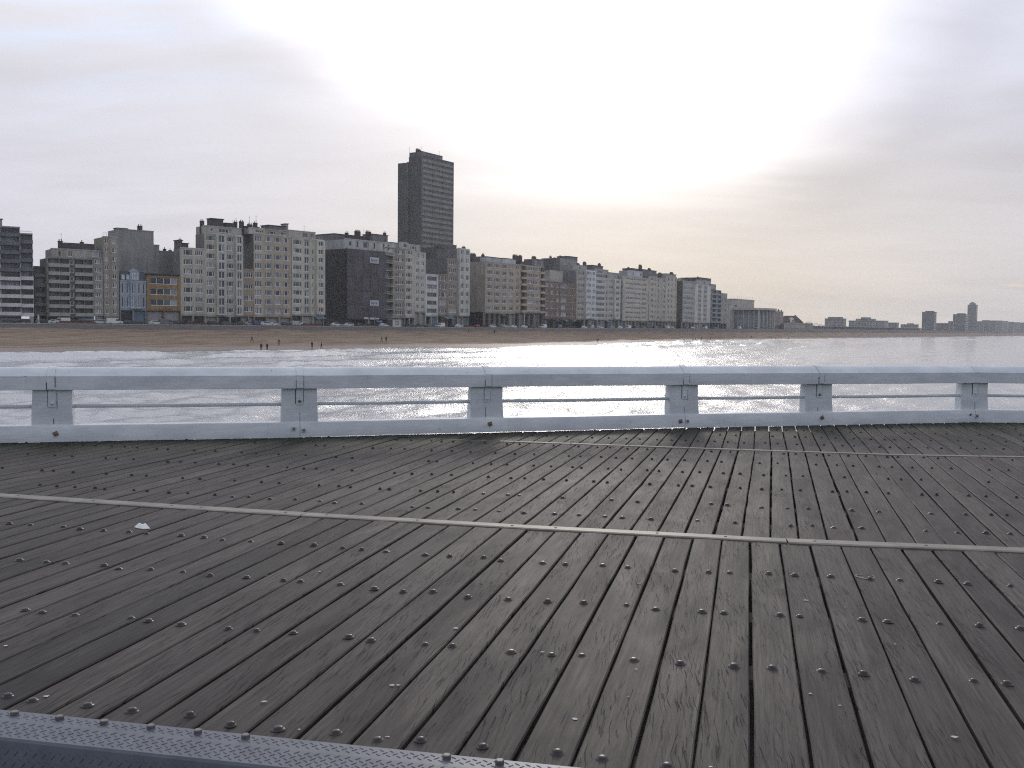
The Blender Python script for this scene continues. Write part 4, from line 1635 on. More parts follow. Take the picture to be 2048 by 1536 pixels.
bld('b20', 'brown block with one column of broad dark windows', 895, 915, 517, 630, 7, ['_0.5', 'F9', '_0.8'], (0.23, 0.195, 0.15), depth=16, gable=(0.10, 0.10, 0.10), opening={'F': (0.86, 0.26, 0.84)},
    more=[(895, 912, 490, None, 1, ['_10'], (0.12, 0.115, 0.11), dict(y=7, depth=8))])
bld('b21', 'pale narrow block with twin windows in a projecting bay', 915, 937, 497, 631, 8, ['_0.3', 'W5+p', 'W5+p', '_0.3'], (0.36, 0.35, 0.31), depth=14, pale=(0.39, 0.385, 0.35), gable=(0.13, 0.13, 0.13),
    more=[], roof=[('chimney', 925, 930, 493, 3)])
bld('b22', 'wide beige block with four columns of windows and a blank side wall', 970, 1029, 523, 624, 7, ['_0.4', 'T7', 'T7', 'W7', 'W7'], BEIGE, depth=20, gable=(0.29, 0.26, 0.215), pale=(0.33, 0.30, 0.25),
    more=[(947, 970, 514, None, 1, ['_10'], (0.10, 0.10, 0.10), dict(y=8, depth=8))],
    roof=[('lift', 972, 998, 514, 4, (0.36, 0.37, 0.37)), ('lift', 1006, 1030, 517, 5, (0.40, 0.41, 0.42)), ('chimney', 941, 951, 507, 12), ('chimney', 964, 968, 508, 8), ('chimney', 1026, 1035, 510, 6), ('chimney', 1037, 1043, 511, 6)])
bld('b23', 'beige block with a dark balcony column and broad bays over pillars', 1029, 1087, 529, 624, 7, ['W6', '_0.4', 'B6', 'F9+', 'F7+', 'B6'], (0.305, 0.255, 0.195), depth=14, parcol=(0.32, 0.27, 0.21),
    sp=(0.29, 0.24, 0.185), opening={'F': (0.9, 0.32, 0.86)},
    more=[(1063, 1087, 518, None, 1, ['_1', 'W4', 'W4'], (0.13, 0.13, 0.13), dict(y=1.5, depth=5, frame=FRAME))],
    roof=[('chimney', 1064, 1071, 513, 2.5), ('lift', 1040, 1050, 523, 4, (0.1, 0.1, 0.1))])
bld('b24', 'low brown brick building with five rows of white framed windows', 1089, 1151, 563, 636, 5, ['W6', 'W7', 'W6', 'T9', 'N3', 'N3', 'N3', 'N3'], BROWN, depth=11,
    opening={'W': (0.7, 0.3, 0.86), 'T': (0.9, 0.3, 0.86), 'N': (0.55, 0.3, 0.86)}, cat='apartment block',
    more=[(1098, 1124, 541, None, 1, ['_10'], (0.34, 0.32, 0.28), dict(y=6, depth=7)), (1089, 1100, 553, None, 1, ['_10'], (0.27, 0.26, 0.24), dict(y=5, depth=5))])
bld('b25', 'grey rounded party wall tower rising behind the low brown building', 1118, 1153, 517, None, 1, ['_10'], (0.24, 0.235, 0.225), off=16, depth=10, shop=False,
    more=[(1106, 1118, 516, None, 1, ['_10'], (0.10, 0.10, 0.10), dict(y=0.3, depth=8, ground=True))],
    roof=[('lift', 1135, 1153, 513, 3, (0.13, 0.13, 0.13)), ('chimney', 1099, 1102, 519, 2), ('chimney', 1118, 1122, 512, 3), ('antenna', 1128, 1129, 509, 3)])
bld('b26', 'beige block with brown banded windows left of a white bay front', 1152, 1169, 541, 637, 8, ['_1', 'F10'], (0.29, 0.265, 0.22), depth=12, gable=(0.14, 0.14, 0.14),
    more=[(1146, 1172, 530, None, 1, ['_2', 'S3', '_2'], (0.28, 0.28, 0.27), dict(y=2.5, depth=7))], roof=[('chimney', 1166, 1171, 524, 4), ('chimney', 1153, 1158, 527, 3)])
bld('b27', 'white fronted block of projecting bays, brightest of its row', 1169, 1188, 541, 637, 8, ['F6+p', 'W5+p'], (0.40, 0.40, 0.38), depth=12, pale=(0.48, 0.48, 0.46),
    roof=[('lift', 1182, 1204, 531, 5, (0.11, 0.11, 0.11)), ('chimney', 1196, 1200, 527, 5)])
bld('b28', 'grey white block with full width loggia bands', 1188, 1209, 547, 638, 8, ['L10'], (0.37, 0.37, 0.35), depth=12, gable=(0.12, 0.12, 0.12),
    more=[(1188, 1215, 538, None, 1, ['_1', 'T4', '_3'], (0.28, 0.28, 0.27), dict(y=3, depth=7))])
bld('b29', 'pale block with a stack of side balconies and open corner rails', 1209, 1244, 557, 638, 7, ['N4', 'F6', 'W7+p', 'B4'], (0.34, 0.325, 0.28), depth=12, par='bars', parcol=(0.2, 0.2, 0.2), pale=(0.40, 0.39, 0.35),
    more=[(1213, 1241, 545, None, 1, ['_3', 'L6', '_2'], (0.28, 0.275, 0.25), dict(y=3, depth=7))])
bld('b30', 'long cream block with a gently rounded front and nine ribbon rows', 1244, 1296, 552, 640, 9, ['_1.5', '_1', 'F7', 'F7', 'T6', '_1.5'], (0.36, 0.33, 0.27), depth=14, sp=(0.38, 0.345, 0.285), opening={'F': (0.94, 0.34, 0.8)},
    more=[(1254, 1283, 541, None, 1, ['_3', 'S3', '_3', 'S3'], (0.38, 0.39, 0.39), dict(y=3, depth=6))],
    roof=[('chimney', 1254, 1258, 535, 6), ('chimney', 1277, 1282, 530, 6), ('lift', 1262, 1275, 537, 5, (0.1, 0.1, 0.1)), ('lift', 1284, 1311, 540, 5, (0.13, 0.13, 0.13)), ('chimney', 1295, 1300, 537, 6)])
bld('b31', 'cream block beside the dark joint of the rounded front', 1297, 1312, 553, 640, 8, ['_1', 'W6', 'N3'], (0.35, 0.325, 0.27), depth=14, gable=(0.1, 0.1, 0.1))
bld('b32', 'grey cream block with a darker upper side wall', 1312, 1331, 556, 641, 8, ['N4', '_2', 'W5'], (0.31, 0.295, 0.255), depth=14, roof=[('chimney', 1316, 1322, 546, 4), ('lift', 1331, 1350, 548, 3, (0.28, 0.27, 0.24))])
bld('b33', 'cream block with paired slit windows at the end of its row', 1331, 1352, 553, 641, 8, ['_1', 'N4', 'N4', '_1', 'N3'], (0.36, 0.335, 0.28), depth=12, roof=[('chimney', 1339, 1345, 545, 4)])
bld('b34', 'block of grey green balcony bands beside a dark side wall', 1365, 1389, 562, 643, 8, ['L10', 'N2'], (0.29, 0.285, 0.255), depth=17, gable=(0.075, 0.07, 0.06),
    more=[(1355, 1366, 557, None, 1, ['_10'], (0.26, 0.255, 0.235), dict(y=6, depth=6))], roof=[('chimney', 1372, 1380, 556, 3), ('chimney', 1382, 1390, 557, 4)])
bld('b35', 'white banded block with two columns of dark square windows', 1389, 1420, 569, 644, 8, ['_1.5', 'S5', 'S5', '_2.5'], (0.43, 0.42, 0.38), depth=14, sp=(0.30, 0.29, 0.27), opening={'S': (0.62, 0.28, 0.84)}, frame=FRAMED,
    more=[(1391, 1420, 560, None, 1, ['_4', 'S3', '_3'], (0.29, 0.285, 0.265), dict(y=2, depth=8))], roof=[('lift', 1398, 1420, 556, 5, (0.1, 0.1, 0.1)), ('chimney', 1393, 1396, 554, 4)])
bld('b36', 'dark glassy stepped block with thin pale columns', 1420, 1441, 580, 645, 7, ['B6', 'B6'], (0.13, 0.14, 0.15), depth=14, parcol=(0.2, 0.22, 0.24),
    more=[(1420, 1430, 569, None, 1, ['L10'], (0.15, 0.155, 0.16), dict(y=1, depth=9))])
bld('b37', 'plain grey end block before the casino', 1441, 1453, 587, 646, 6, ['_3', 'N4'], (0.25, 0.24, 0.22), depth=13)

# the round casino hall
p0, s0 = front_pt(1497, 12)
base = float(zp(s0))
cas = empty('casino_hall', (p0[0], p0[1], base), math.atan2(float(coast(s0)[3]), float(coast(s0)[2])),
            label='pale round casino hall with curved glass front and a box on its roof', cat='hall')
zc = z_at(1497, 617, p0) - base
stone_c = wallmat((0.36, 0.345, 0.31))
Rc = 27.0
m = MB()
NSEG = 40
m.lathe([(Rc - 1.2, 0.0), (Rc - 1.2, zc - 1.6)], NSEG, (0, 6, 0), 0)
m.build('drum', [glassmat('casino_glass', (0.16, 0.17, 0.18), 0.2)], cas)
m = MB()
m.lathe([(Rc - 1.5, zc - 1.6), (Rc + 0.6, zc - 1.6), (Rc + 0.6, zc), (Rc - 2, zc), (0.1, zc + 0.1)], NSEG, (0, 6, 0), 0, False)
m.build('cornice', stone_c, cas)
for i in range(NSEG):
    t = 2 * math.pi * (i + .5) / NSEG
    mm_ = MB()
    wide = 1.8 if i % 5 == 0 else 0.5
    mm_.box(-wide / 2, wide / 2, -0.5, 0.5, 0, zc - 1.6)
    mm_.build('pilaster', stone_c, cas, ((Rc - 0.9) * math.cos(t), 6 + (Rc - 0.9) * math.sin(t), 0), t - math.pi / 2)
m = MB()
z2 = z_at(1503, 600, p0) - base
m.box(-21, 24, 4, 26, zc + 0.1, z2)
m.box(-21.4, 24.4, 3.6, 26.4, z2, z2 + 0.5)
m.build('roof_box', [wallmat((0.30, 0.285, 0.255))], cas)
m = MB()
m.box(-60, -18, 4, 28, 0, z_at(1460, 611, p0) - base)
m.box(-60.5, -17.5, 3.5, 28.5, z_at(1460, 611, p0) - base, z_at(1460, 609, p0) - base)
m.build('side_wing', [wallmat((0.30, 0.29, 0.265))], cas)
for i in range(8):
    m = MB()
    m.tube((0, 0, 0), (0, 0, 9.5), 0.11, 0.06, 5)
    m.build('flagpole', RAILM, cas, (-20 + i * 5.2, 3.0, zc + 0.1))

bld('b40', 'short row block of red brown gables beyond the casino', 1549, 1566, 623, 650, 3, ['N3', '_1', 'N3', '_1', 'N3', '_1'], (0.22, 0.19, 0.165), depth=30, roof=[('chimney', 1556, 1558, 619, 4), ('chimney', 1562, 1563, 620, 4)])
# villa with a steep hipped roof
p0, s0 = front_pt(1588, 2)
base = float(zp(s0))
vil = empty('beach_villa', (p0[0], p0[1], base), math.atan2(float(coast(s0)[3]), float(coast(s0)[2])) - R(38),
            label='low pale villa with steep dark hipped roof beside the iron arches', cat='villa')
m = MB()
ze, zr = z_at(1588, 645, p0) - base, z_at(1588, 631.5, p0) - base
m.box(-9, 9, 0, 12, -1, ze)
m.build('wall', wallmat((0.36, 0.345, 0.31)), vil)
m = MB()
m.v = [(-9.6, -0.6, ze), (9.6, -0.6, ze), (9.6, 12.6, ze), (-9.6, 12.6, ze), (-6.2, 6, zr), (6.2, 6, zr)]
for f in ((0, 1, 5, 4), (1, 2, 5), (2, 3, 4, 5), (3, 0, 4), (3, 2, 1, 0)):
    m.face(list(f))
m.build('roof', plain('dark_red_tiles', (0.085, 0.05, 0.042), 0.8, 0, 0.3, 1.0), vil)
m = MB()
m.prism([(-4.6, ze - 0.2), (0.2, ze - 0.2), (-2.2, ze + 4.4)], (1, 0, 0), (0, 0, 1), (0, 5, 0), (0, -1.2, 0), 0)
m.build('gable', wallmat((0.42, 0.41, 0.38)), vil)
for x in (-6.5, -2.2, 2.5, 6.5):
    link('window', window_mesh(1.9, 2.0, 2, 1, FRAME), vil, (x, -0.1 if x != -2.2 else -1.3, 1.4 if x != -2.2 else ze + 0.4))
m = MB()
m.box(-0.5, 0.5, -0.4, 0.4, 0, 2.2)
m.build('chimney', BRICKD, vil, (5.2, 6, zr - 1.4))
# pale terrace walls under the villa
p0, s0 = front_pt(1590, -10)
base = float(zp(s0))
ter = empty('terrace_building', (p0[0], p0[1], base), math.atan2(float(coast(s0)[3]), float(coast(s0)[2])) - R(38),
            label='low pale terrace building with rounded end below the villa', cat='pavilion')
m = MB()
zt_ = z_at(1590, 648, p0) - base
m.box(-11, 14, 0, 10, -2.2, zt_)
m.box(-11.3, 14.3, -0.3, 10.3, zt_, zt_ + 0.35)
m.build('wall', wallmat((0.32, 0.30, 0.27)), ter)
m = MB()
m.lathe([(5.5, -2.2), (5.5, zt_ + 0.4), (5.8, zt_ + 0.41), (5.8, zt_ + 0.8), (0.1, zt_ + 0.9)], 16, (14, 4, 0), 0, False)
m.build('round_end', wallmat((0.25, 0.24, 0.22)), ter)
for x in range(-9, 12, 3):
    link('window', window_mesh(1.5, 1.6, 1, 1, FRAMED), ter, (x, -0.05, -0.6))

# royal gallery: a long low colonnade with lattice arches at its near end
p0, s0 = front_pt(1618, 4)
base = float(zp(s0))
p1, s1 = front_pt(1845, 4)
d = p1 - p0
Lg = float(np.linalg.norm(d))
gal = empty('sea_gallery', (p0[0], p0[1], base), math.atan2(d[1], d[0]), label='very long low colonnade gallery running along the far promenade', cat='gallery')
zg_ = z_at(1618, 652.5, p0) - base
m = MB()
m.box(0, Lg, 3.5, 9, -1, zg_)
m.box(-0.5, Lg + 0.5, -0.8, 9.5, zg_, zg_ + 0.7)
m.build('wall', wallmat((0.24, 0.235, 0.22)), gal)
m = MB()
n = int(Lg / 6)
for i in range(n + 1):
    x = Lg * i / n
    m.box(x - 0.35, x + 0.35, 0, 0.7, -1, zg_)
m.build('column', wallmat((0.33, 0.32, 0.30)), gal, kind='stuff')
p0a, s0 = front_pt(1617, 0)
arch = empty('iron_arches', (p0a[0], p0a[1], base), math.atan2(d[1], d[0]) - R(50), label='row of white iron lattice arches on the gallery end', cat='arches')
za = z_at(1617, 652, p0a) - base
for i, (x, r_) in enumerate(((0, 4.2), (7, 2.6), (11.5, 1.9), (15.5, 1.6), (19.0, 1.5))):
    m = MB()
    pts = [(x + r_ * math.cos(t), 0, za + r_ * 0.9 * math.sin(t)) for t in np.linspace(0, math.pi, 11)]
    for a, b_ in zip(pts, pts[1:]):
        m.tube(a, b_, 0.16, seg=5)
    pts2 = [(x + (r_ - .6) * math.cos(t), 0, za + (r_ - .6) * 0.9 * math.sin(t)) for t in np.linspace(0, math.pi, 11)]
    for a, b_ in zip(pts2, pts2[1:]):
        m.tube(a, b_, 0.08, seg=4)
    for a, b_ in zip(pts[::2], pts2[1::2]):
        m.tube(a, b_, 0.06, seg=4)
    m.build('arch', plain('white_iron', (0.5, 0.5, 0.5), 0.5, 0, 0.1), arch)
m = MB()
for x in np.arange(-4, 22, 1.8):
    m.box(x - 0.08, x + 0.08, -0.1, 0.1, -0.5, za)
m.box(-4.5, 21.5, -0.12, 0.12, za, za + 0.25)
m.build('lattice', plain('white_iron', (0.5, 0.5, 0.5)), arch)


# far buildings: visible px range split into side wall and front
def farb(label, u0, u1, vt, v_gable=None, depth=14.0, col=(0.26, 0.25, 0.235), steps=(), nfl=6, nb=6, off=6, cat='building', name='far_building', capround=False):
    """u0..u1 is what shows: side wall (depth metres deep) then the front"""
    pb, sb_ = front_pt(u1, off)
    # find the front's near corner so that its back corner is seen at u0
    lo, hi = u0, u1 - 0.3
    for _ in range(40):
        mdl = (lo + hi) / 2
        p, s_ = front_pt(mdl, off)
        nx, ny = coast(s_)[4:]
        bx, by = p[0] + nx * depth, p[1] + ny * depth
        d_ = np.array([bx, by, 0.0])
        loc_ = M3.T @ d_
        ub = CX + F * loc_[0] / -loc_[2]
        if ub < u0:
            lo = mdl
        else:
            hi = mdl
    p, s_ = front_pt(lo, off)
    dd = pb - p
    Wd = max(8.0, float(np.linalg.norm(dd)))
    base = float(zp(s_))
    root = empty(name, (p[0], p[1], base), math.atan2(dd[1], dd[0]), label=label, cat=cat, group='distant buildings down the coast')
    zt = z_at((u0 + lo) / 2, vt, p) - base
    m = MB()
    m.box(0, Wd, 0, depth, -1.5, zt)
    m.box(-0.3, Wd + .3, -0.3, depth + .3, zt, zt + 0.6)
    m.build('wall', wallmat(col), root)
    g = MB()
    fh = zt / nfl
    for f in range(nfl):
        z0 = f * fh + 0.35 * fh
        for j in range(max(2, int(depth / 3.4))):
            k = max(2, int(depth / 3.4))
            y = depth * (j + .5) / k
            g.box(-0.06, 0.0, y - 0.9, y + 0.9, z0, z0 + fh * .45)
        for j in range(nb):
            x = Wd * (j + .5) / nb
            g.box(x - Wd / nb * .3, x + Wd / nb * .3, -0.06, 0.0, z0, z0 + fh * .45)
    g.build('window', GLASS2, root, kind='stuff')
    for i, (ya, yb, h) in enumerate(steps):
        m = MB()
        if capround:
            m.lathe([((yb - ya) / 2, 0), ((yb - ya) / 2 * .92, h * .5), ((yb - ya) / 2 * .6, h), (0.3, h + 1)], 12, (Wd * .4, (ya + yb) / 2, zt + .6))
        else:
            m.box(Wd * .05, Wd * .9, ya, yb, zt + 0.6, zt + 0.6 + h)
        m.build('roof_step', wallmat(tuple(c * .9 for c in col)), root)
    return root


farb('wide low grey building just beyond the gallery', 1649, 1691, 638, depth=20, nfl=4, steps=((3, 17, 1.6),), cat='building')
farb('broad stepped hotel with a raised middle, seen over the gallery', 1697, 1776, 642, depth=42, nfl=5, steps=((14, 34, 2.2), (20, 28, 4.0)), col=(0.27, 0.265, 0.25), cat='hotel', name='hotel')
farb('lower sloping wing at the far side of the stepped hotel', 1770, 1797, 646, depth=15, nfl=4, off=10)
farb('small low house between the hotel and the dark tower block', 1801, 1836, 649.5, depth=22, nfl=2, col=(0.26, 0.245, 0.22), steps=((6, 14, 1.4),), cat='house')
farb('dark square tower block standing alone on the far shore', 1843, 1872, 624.5, depth=17, nfl=10, col=(0.16, 0.155, 0.15), steps=((3, 13, 1.5),), cat='tower block')
farb('low dark building next to the lone tower block', 1872, 1899, 647, depth=19, nfl=3, col=(0.17, 0.165, 0.155))
farb('mid height dark block in front of the round topped tower', 1905, 1936, 629, depth=20, nfl=9, col=(0.15, 0.145, 0.14), steps=((4, 14, 1.6),))
farb('small stepped block at the foot of the dark mid height block', 1896, 1907, 643, depth=7, nfl=5, col=(0.18, 0.175, 0.165))
farb('tallest far tower with a rounded cap, near the right edge', 1933.5, 1953.5, 610, depth=15, nfl=14, col=(0.17, 0.165, 0.165), steps=((1.5, 13.5, 4.5),), capround=True, off=20, cat='tower block')
FC = [(0.24, 0.235, 0.22), (0.30, 0.30, 0.29), (0.20, 0.195, 0.185), (0.27, 0.26, 0.24), (0.33, 0.33, 0.32)]
FL = ['brown grey block first past the rounded tower', 'dark topped block second past the rounded tower', 'pale block third past the rounded tower', 'grey block fourth past the rounded tower',
      'pale narrow block fifth past the rounded tower', 'dark narrow block sixth past the rounded tower', 'pale block seventh past the rounded tower', 'last grey block before the right edge']
us = [1953, 1966, 1978, 1990, 2003, 2014, 2026, 2038, 2056]
vts = [643, 641, 641.5, 641.5, 642.5, 644, 645, 645.5]
for i, lb in enumerate(FL):
    farb(lb, us[i], us[i + 1] + 1, vts[i], depth=14, nfl=7, nb=3, col=FC[i % 5] if i != 1 else FC[2], off=4 + (i % 2) * 3)

# the tall tower behind the front
OFF_T = 62
bt = bld('tower', 'tall dark residential tower with rows of balconies, highest of all', 843, 905.5, 311, None, 32, ['_0.35', 'L14', 'L14', 'L14', '_1.2'], (0.125, 0.12, 0.115), off=OFF_T, depth=9.0, shop=False,
         cat='tower', name='tower_block', gable=(0.075, 0.072, 0.07), pc=(0.10, 0.098, 0.092), sp=(0.185, 0.178, 0.165), cap=True, opening={'L': (0.97, 0.50, 0.97)}, winvar=9, frame=plain('tower_window_frame', (0.10, 0.10, 0.10), 0.5),
         roof=[('chimney', 832, 840, 298, 4.5), ('antenna', 841, 842, 292, 6.0), ('antenna', 817, 818, 294, 8), ('antenna', 876, 877, 302, 2)],
         more=[(814, 880, 325, None, 1, ['_10'], (0.11, 0.105, 0.10), dict(y=8.99, depth=6.6, ground=True, gable=(0.075, 0.072, 0.07))),
               (841, 883, 303, None, 1, ['_10'], (0.125, 0.12, 0.115), dict(y=0.9, depth=7.9))])
print('script built')

# ------------------------------------------------------------------ promenade: kiosk, posts, planters, cars
REFS = [(69, 'the white balcony block'), (95, 'the dark block in the gap'), (207, 'the curved balcony block'), (240, 'the narrow corner block'), (293, 'the blue and white house'),
        (362, 'the ochre house'), (411, 'the seven storey cream block'), (485, 'the cream block with rounded bays'), (509, 'the narrow tan house'), (583, 'the beige triple window block'),
        (648, 'the pale block beside the scaffolding'), (700, 'the dark netted side wall'), (768, 'the netted front wall'), (810, 'the white kiosk'), (851, 'the cream row end'),
        (876, 'the narrow white house'), (915, 'the brown houses'), (945, 'the pale twin window block'), (1029, 'the wide beige block'), (1087, 'the pillared beige block'),
        (1151, 'the low brown building'), (1188, 'the white bay fronts'), (1209, 'the loggia banded block'), (1244, 'the side balcony block'), (1296, 'the rounded cream block'),
        (1352, 'the slit window block'), (1389, 'the grey green banded block'), (1441, 'the white banded block'), (1540, 'the round casino')]


def ref(u):
    for lim, r in REFS:
        if u < lim:
            return r
    return 'the far gallery'


def on_prom(u, q_):
    p, s = front_pt(u, -q_)
    x, y, tx, ty, nx, ny = coast(s)
    return p, float(zp(s)), math.atan2(float(ty), float(tx)), s


# cars: one of each kind with its parts, then copies
TYRE = plain('black_tyre', (0.015, 0.015, 0.015), 0.8)
CARGL = plain('car_glass', (0.02, 0.025, 0.03), 0.08, 0, 0.05, 3, 0.7)
LAMPM = plain('lamp_lens', (0.55, 0.5, 0.45), 0.2, 0, 0.1)


def car_paint(name, col):
    return plain('car_paint_' + name, col, 0.25, 0.0, 0.05, 3, 0.6)


def car_kind(kind):
    """side outline in (x,z); returns body, glass, wheel, lamp meshes"""
    if kind == 'van':
        L, H, W2 = 4.9, 1.95, 0.95
        low = [(-2.45, 0.35), (2.35, 0.35), (2.45, 0.6), (2.4, 0.95), (1.75, 1.12), (1.2, 1.75), (0.95, 1.92), (-2.35, 1.95), (-2.45, 1.7)]
        glass = [(1.72, 1.15), (1.22, 1.72), (0.3, 1.72), (0.3, 1.15)]
    elif kind == 'estate':
        L, H, W2 = 4.6, 1.5, 0.86
        low = [(-2.3, 0.32), (2.2, 0.32), (2.3, 0.55), (2.22, 0.78), (1.15, 0.93), (0.55, 1.42), (0.2, 1.48), (-1.9, 1.47), (-2.22, 1.0), (-2.3, 0.6)]
        glass = [(1.05, 0.95), (0.55, 1.37), (-1.85, 1.40), (-2.1, 0.98)]
    else:
        L, H, W2 = 4.1, 1.44, 0.83
        low = [(-2.05, 0.30), (1.98, 0.30), (2.05, 0.52), (1.98, 0.74), (1.05, 0.90), (0.45, 1.38), (0.1, 1.44), (-0.95, 1.42), (-1.75, 0.98), (-2.02, 0.92), (-2.05, 0.55)]
        glass = [(0.95, 0.92), (0.42, 1.33), (-0.92, 1.36), (-1.55, 0.98)]
    m = MB()
    n = len(low)
    rings = [(-W2, 0.0), (-W2 + 0.06, 1.0), (W2 - 0.06, 1.0), (W2, 0.0)]
    ys = [-W2, W2]
    for y, inset in ((-W2, 0.05), (-W2 + 0.10, 0.0), (W2 - 0.10, 0.0), (W2, 0.05)):
        for x, z in low:
            zz = z if z < 1.0 else z
            tilt_ = 0.16 * max(0.0, (z - 0.9) / 0.5)
            yy = y * (1 - tilt_)
            m.v.append((x * (1 - inset * .4), yy, zz - (inset * .5 if z > .5 else 0)))
    for r_ in range(3):
        for i in range(n):
            j = (i + 1) % n
            m.face([r_ * n + i, r_ * n + j, (r_ + 1) * n + j, (r_ + 1) * n + i], 0, False)
    m.face(list(range(n)))
    m.face([3 * n + i for i in reversed(range(n))])
    body = m.mesh('body', [car_paint('white', (0.62, 0.63, 0.64))])
    g = MB()
    for sgn in (-1, 1):
        b0 = len(g.v)
        for x, z in glass:
            tilt_ = 0.16 * max(0.0, (z - 0.9) / 0.5)
            g.v.append((x, sgn * (W2 * (1 - tilt_) + 0.012), z))
        for x, z in glass:
            tilt_ = 0.16 * max(0.0, (z - 0.9) / 0.5)
            g.v.append((x, sgn * (W2 * (1 - tilt_) - 0.03), z))
        k = len(glass)
        g.face([b0 + i for i in (range(k) if sgn > 0 else reversed(range(k)))])
        for i in range(k):
            g.face([b0 + i, b0 + (i + 1) % k, b0 + k + (i + 1) % k, b0 + k + i])
    a, b_ = glass[0], glass[1]
    v0 = len(g.v)
    g.v += [(a[0] + .07, -W2 * .9, a[1]), (a[0] + .07, W2 * .9, a[1]), (b_[0] + .07, W2 * .82, b_[1]), (b_[0] + .07, -W2 * .82, b_[1])]
    g.face([v0, v0 + 1, v0 + 2, v0 + 3])
    gl = g.mesh('windows', [CARGL])
    w = MB()
    w.tube((0, -0.1, 0), (0, 0.1, 0), 0.31, seg=12, mi=0)
    w.tube((0, -0.115, 0), (0, 0.115, 0), 0.19, seg=8, mi=1)
    wh = w.mesh('wheel', [TYRE, plain('wheel_hub', (0.3, 0.3, 0.31), 0.3, 0.6)])
    h = MB()
    h.box(-0.05, 0.05, -0.18, 0.18, -0.08, 0.08)
    hl = h.mesh('headlight', [LAMPM])
    return dict(body=body, windows=gl, wheel=wh, headlight=hl, L=L, W=W2)


KINDS = {k: car_kind(k) for k in ('car', 'van', 'estate')}
PROTO = {}
for k, d_ in KINDS.items():
    r_ = bpy.data.objects.new('parked_' + ('car' if k != 'van' else 'van'), None)
    kids = []
    for nm in ('body', 'windows'):
        kids.append(bpy.data.objects.new(nm, d_[nm]))
    for sx in (-1, 1):
        for sy in (-1, 1):
            o = bpy.data.objects.new('wheel', d_['wheel'])
            o.location = (sx * d_['L'] * 0.31, sy * (d_['W'] - 0.08), 0.31)
            kids.append(o)
    for sy in (-1, 1):
        o = bpy.data.objects.new('headlight', d_['headlight'])
        o.location = (d_['L'] / 2 - 0.05, sy * d_['W'] * 0.7, 0.68)
        kids.append(o)
    PROTO[k] = (r_, kids)
CARCOL = {'white': (0.66, 0.67, 0.68), 'silver': (0.34, 0.35, 0.36), 'dark blue': (0.02, 0.035, 0.09), 'black': (0.015, 0.015, 0.017), 'red': (0.22, 0.02, 0.02), 'grey': (0.10, 0.105, 0.11), 'dark green': (0.02, 0.05, 0.035)}
CARS = [(20, 12, 'dark blue', 'car'), (44, 13, 'black', 'estate'), (88, 9, 'dark blue', 'estate'), (110, 10, 'white', 'car'), (123, 10, 'white', 'van'), (138, 8, 'silver', 'car'), (152, 10, 'black', 'car'),
        (171, 9, 'grey', 'estate'), (187, 9, 'silver', 'estate'), (199, 12, 'white', 'estate'), (213, 12, 'white', 'car'), (229, 15, 'white', 'van'), (252, 10, 'black', 'car'), (276, 10, 'dark green', 'estate'),
        (311, 11, 'white', 'car'), (333, 11, 'grey', 'van'), (352, 9, 'black', 'estate'), (385, 8, 'dark blue', 'car'), (428, 10, 'black', 'estate'), (455, 9, 'grey', 'car'), (478, 11, 'dark green', 'car'),
        (497, 8, 'silver', 'car'), (518, 9, 'dark blue', 'van'), (535, 15, 'white', 'estate'), (549, 11, 'white', 'car'), (571, 9, 'black', 'car'), (594, 9, 'silver', 'van'), (609, 11, 'white', 'car'), (634, 9, 'grey', 'estate'),
        (672, 15.5, 'white', 'car'), (696, 10, 'white', 'estate'), (714, 9, 'black', 'estate'), (768.5, 15, 'white', 'car'), (818, 9, 'dark blue', 'estate'), (838, 11, 'black', 'car'), (858, 10, 'grey', 'car'),
        (880, 12, 'white', 'van'), (908, 13, 'dark blue', 'car'), (917, 15, 'white', 'car'), (955, 10, 'red', 'car'), (984, 13, 'white', 'estate'), (1002, 9, 'grey', 'van'), (1012, 15.5, 'silver', 'car'), (1027, 13, 'white', 'car'),
        (1048, 13, 'white', 'car'), (1062, 10, 'black', 'car'), (1086, 13, 'white', 'van'), (1117, 9, 'dark green', 'van'), (1169, 14, 'white', 'car'), (1182, 9, 'silver', 'van'), (1201, 11, 'white', 'estate'),
        (1224, 12, 'silver', 'car'), (1240, 15, 'white', 'car'), (1256, 9, 'white', 'van'), (1272, 10, 'black', 'estate'), (1287, 10, 'grey', 'car'), (1310, 9, 'dark blue', 'van'), (1336, 10, 'white', 'van'), (1345, 14, 'silver', 'car'),
        (1372, 10, 'dark blue', 'estate'), (1386, 13, 'white', 'car'), (1410, 9, 'white', 'van'), (1430, 10, 'grey', 'car'), (1478, 9, 'white', 'van'), (1512, 9, 'black', 'car')]
seen_lab = {}
_bodyc = {}
KN = {'car': 'hatchback', 'estate': 'estate car', 'van': 'van'}
for u, q_, cname, k in CARS:
    p, zz, ang, s = on_prom(u, q_)
    r0, kids0 = PROTO[k]
    r_ = r0.copy()
    COL.objects.link(r_)
    r_.location = (p[0], p[1], zz + (0.0 if q_ < QUAY - 3.1 else 0.02))
    r_.rotation_euler = (0, 0, ang + (math.pi if random.random() < 0.5 else 0))
    lab = '%s %s parked on the promenade before %s' % (cname, KN[k], ref(u))
    if lab in seen_lab:
        lab = lab + ', the one further along'
    seen_lab[lab] = 1
    tag(r_, lab, 'van' if k == 'van' else 'car', 'vehicles parked along the promenade')
    for o in kids0:
        c = o.copy()
        if o.name.startswith('body'):
            key = (k, cname)
            if key not in _bodyc:
                me = o.data.copy()
                me.materials.clear()
                me.materials.append(car_paint(cname.replace(' ', '_'), CARCOL[cname]))
                _bodyc[key] = me
            c.data = _bodyc[key]
        COL.objects.link(c)
        c.parent = r_
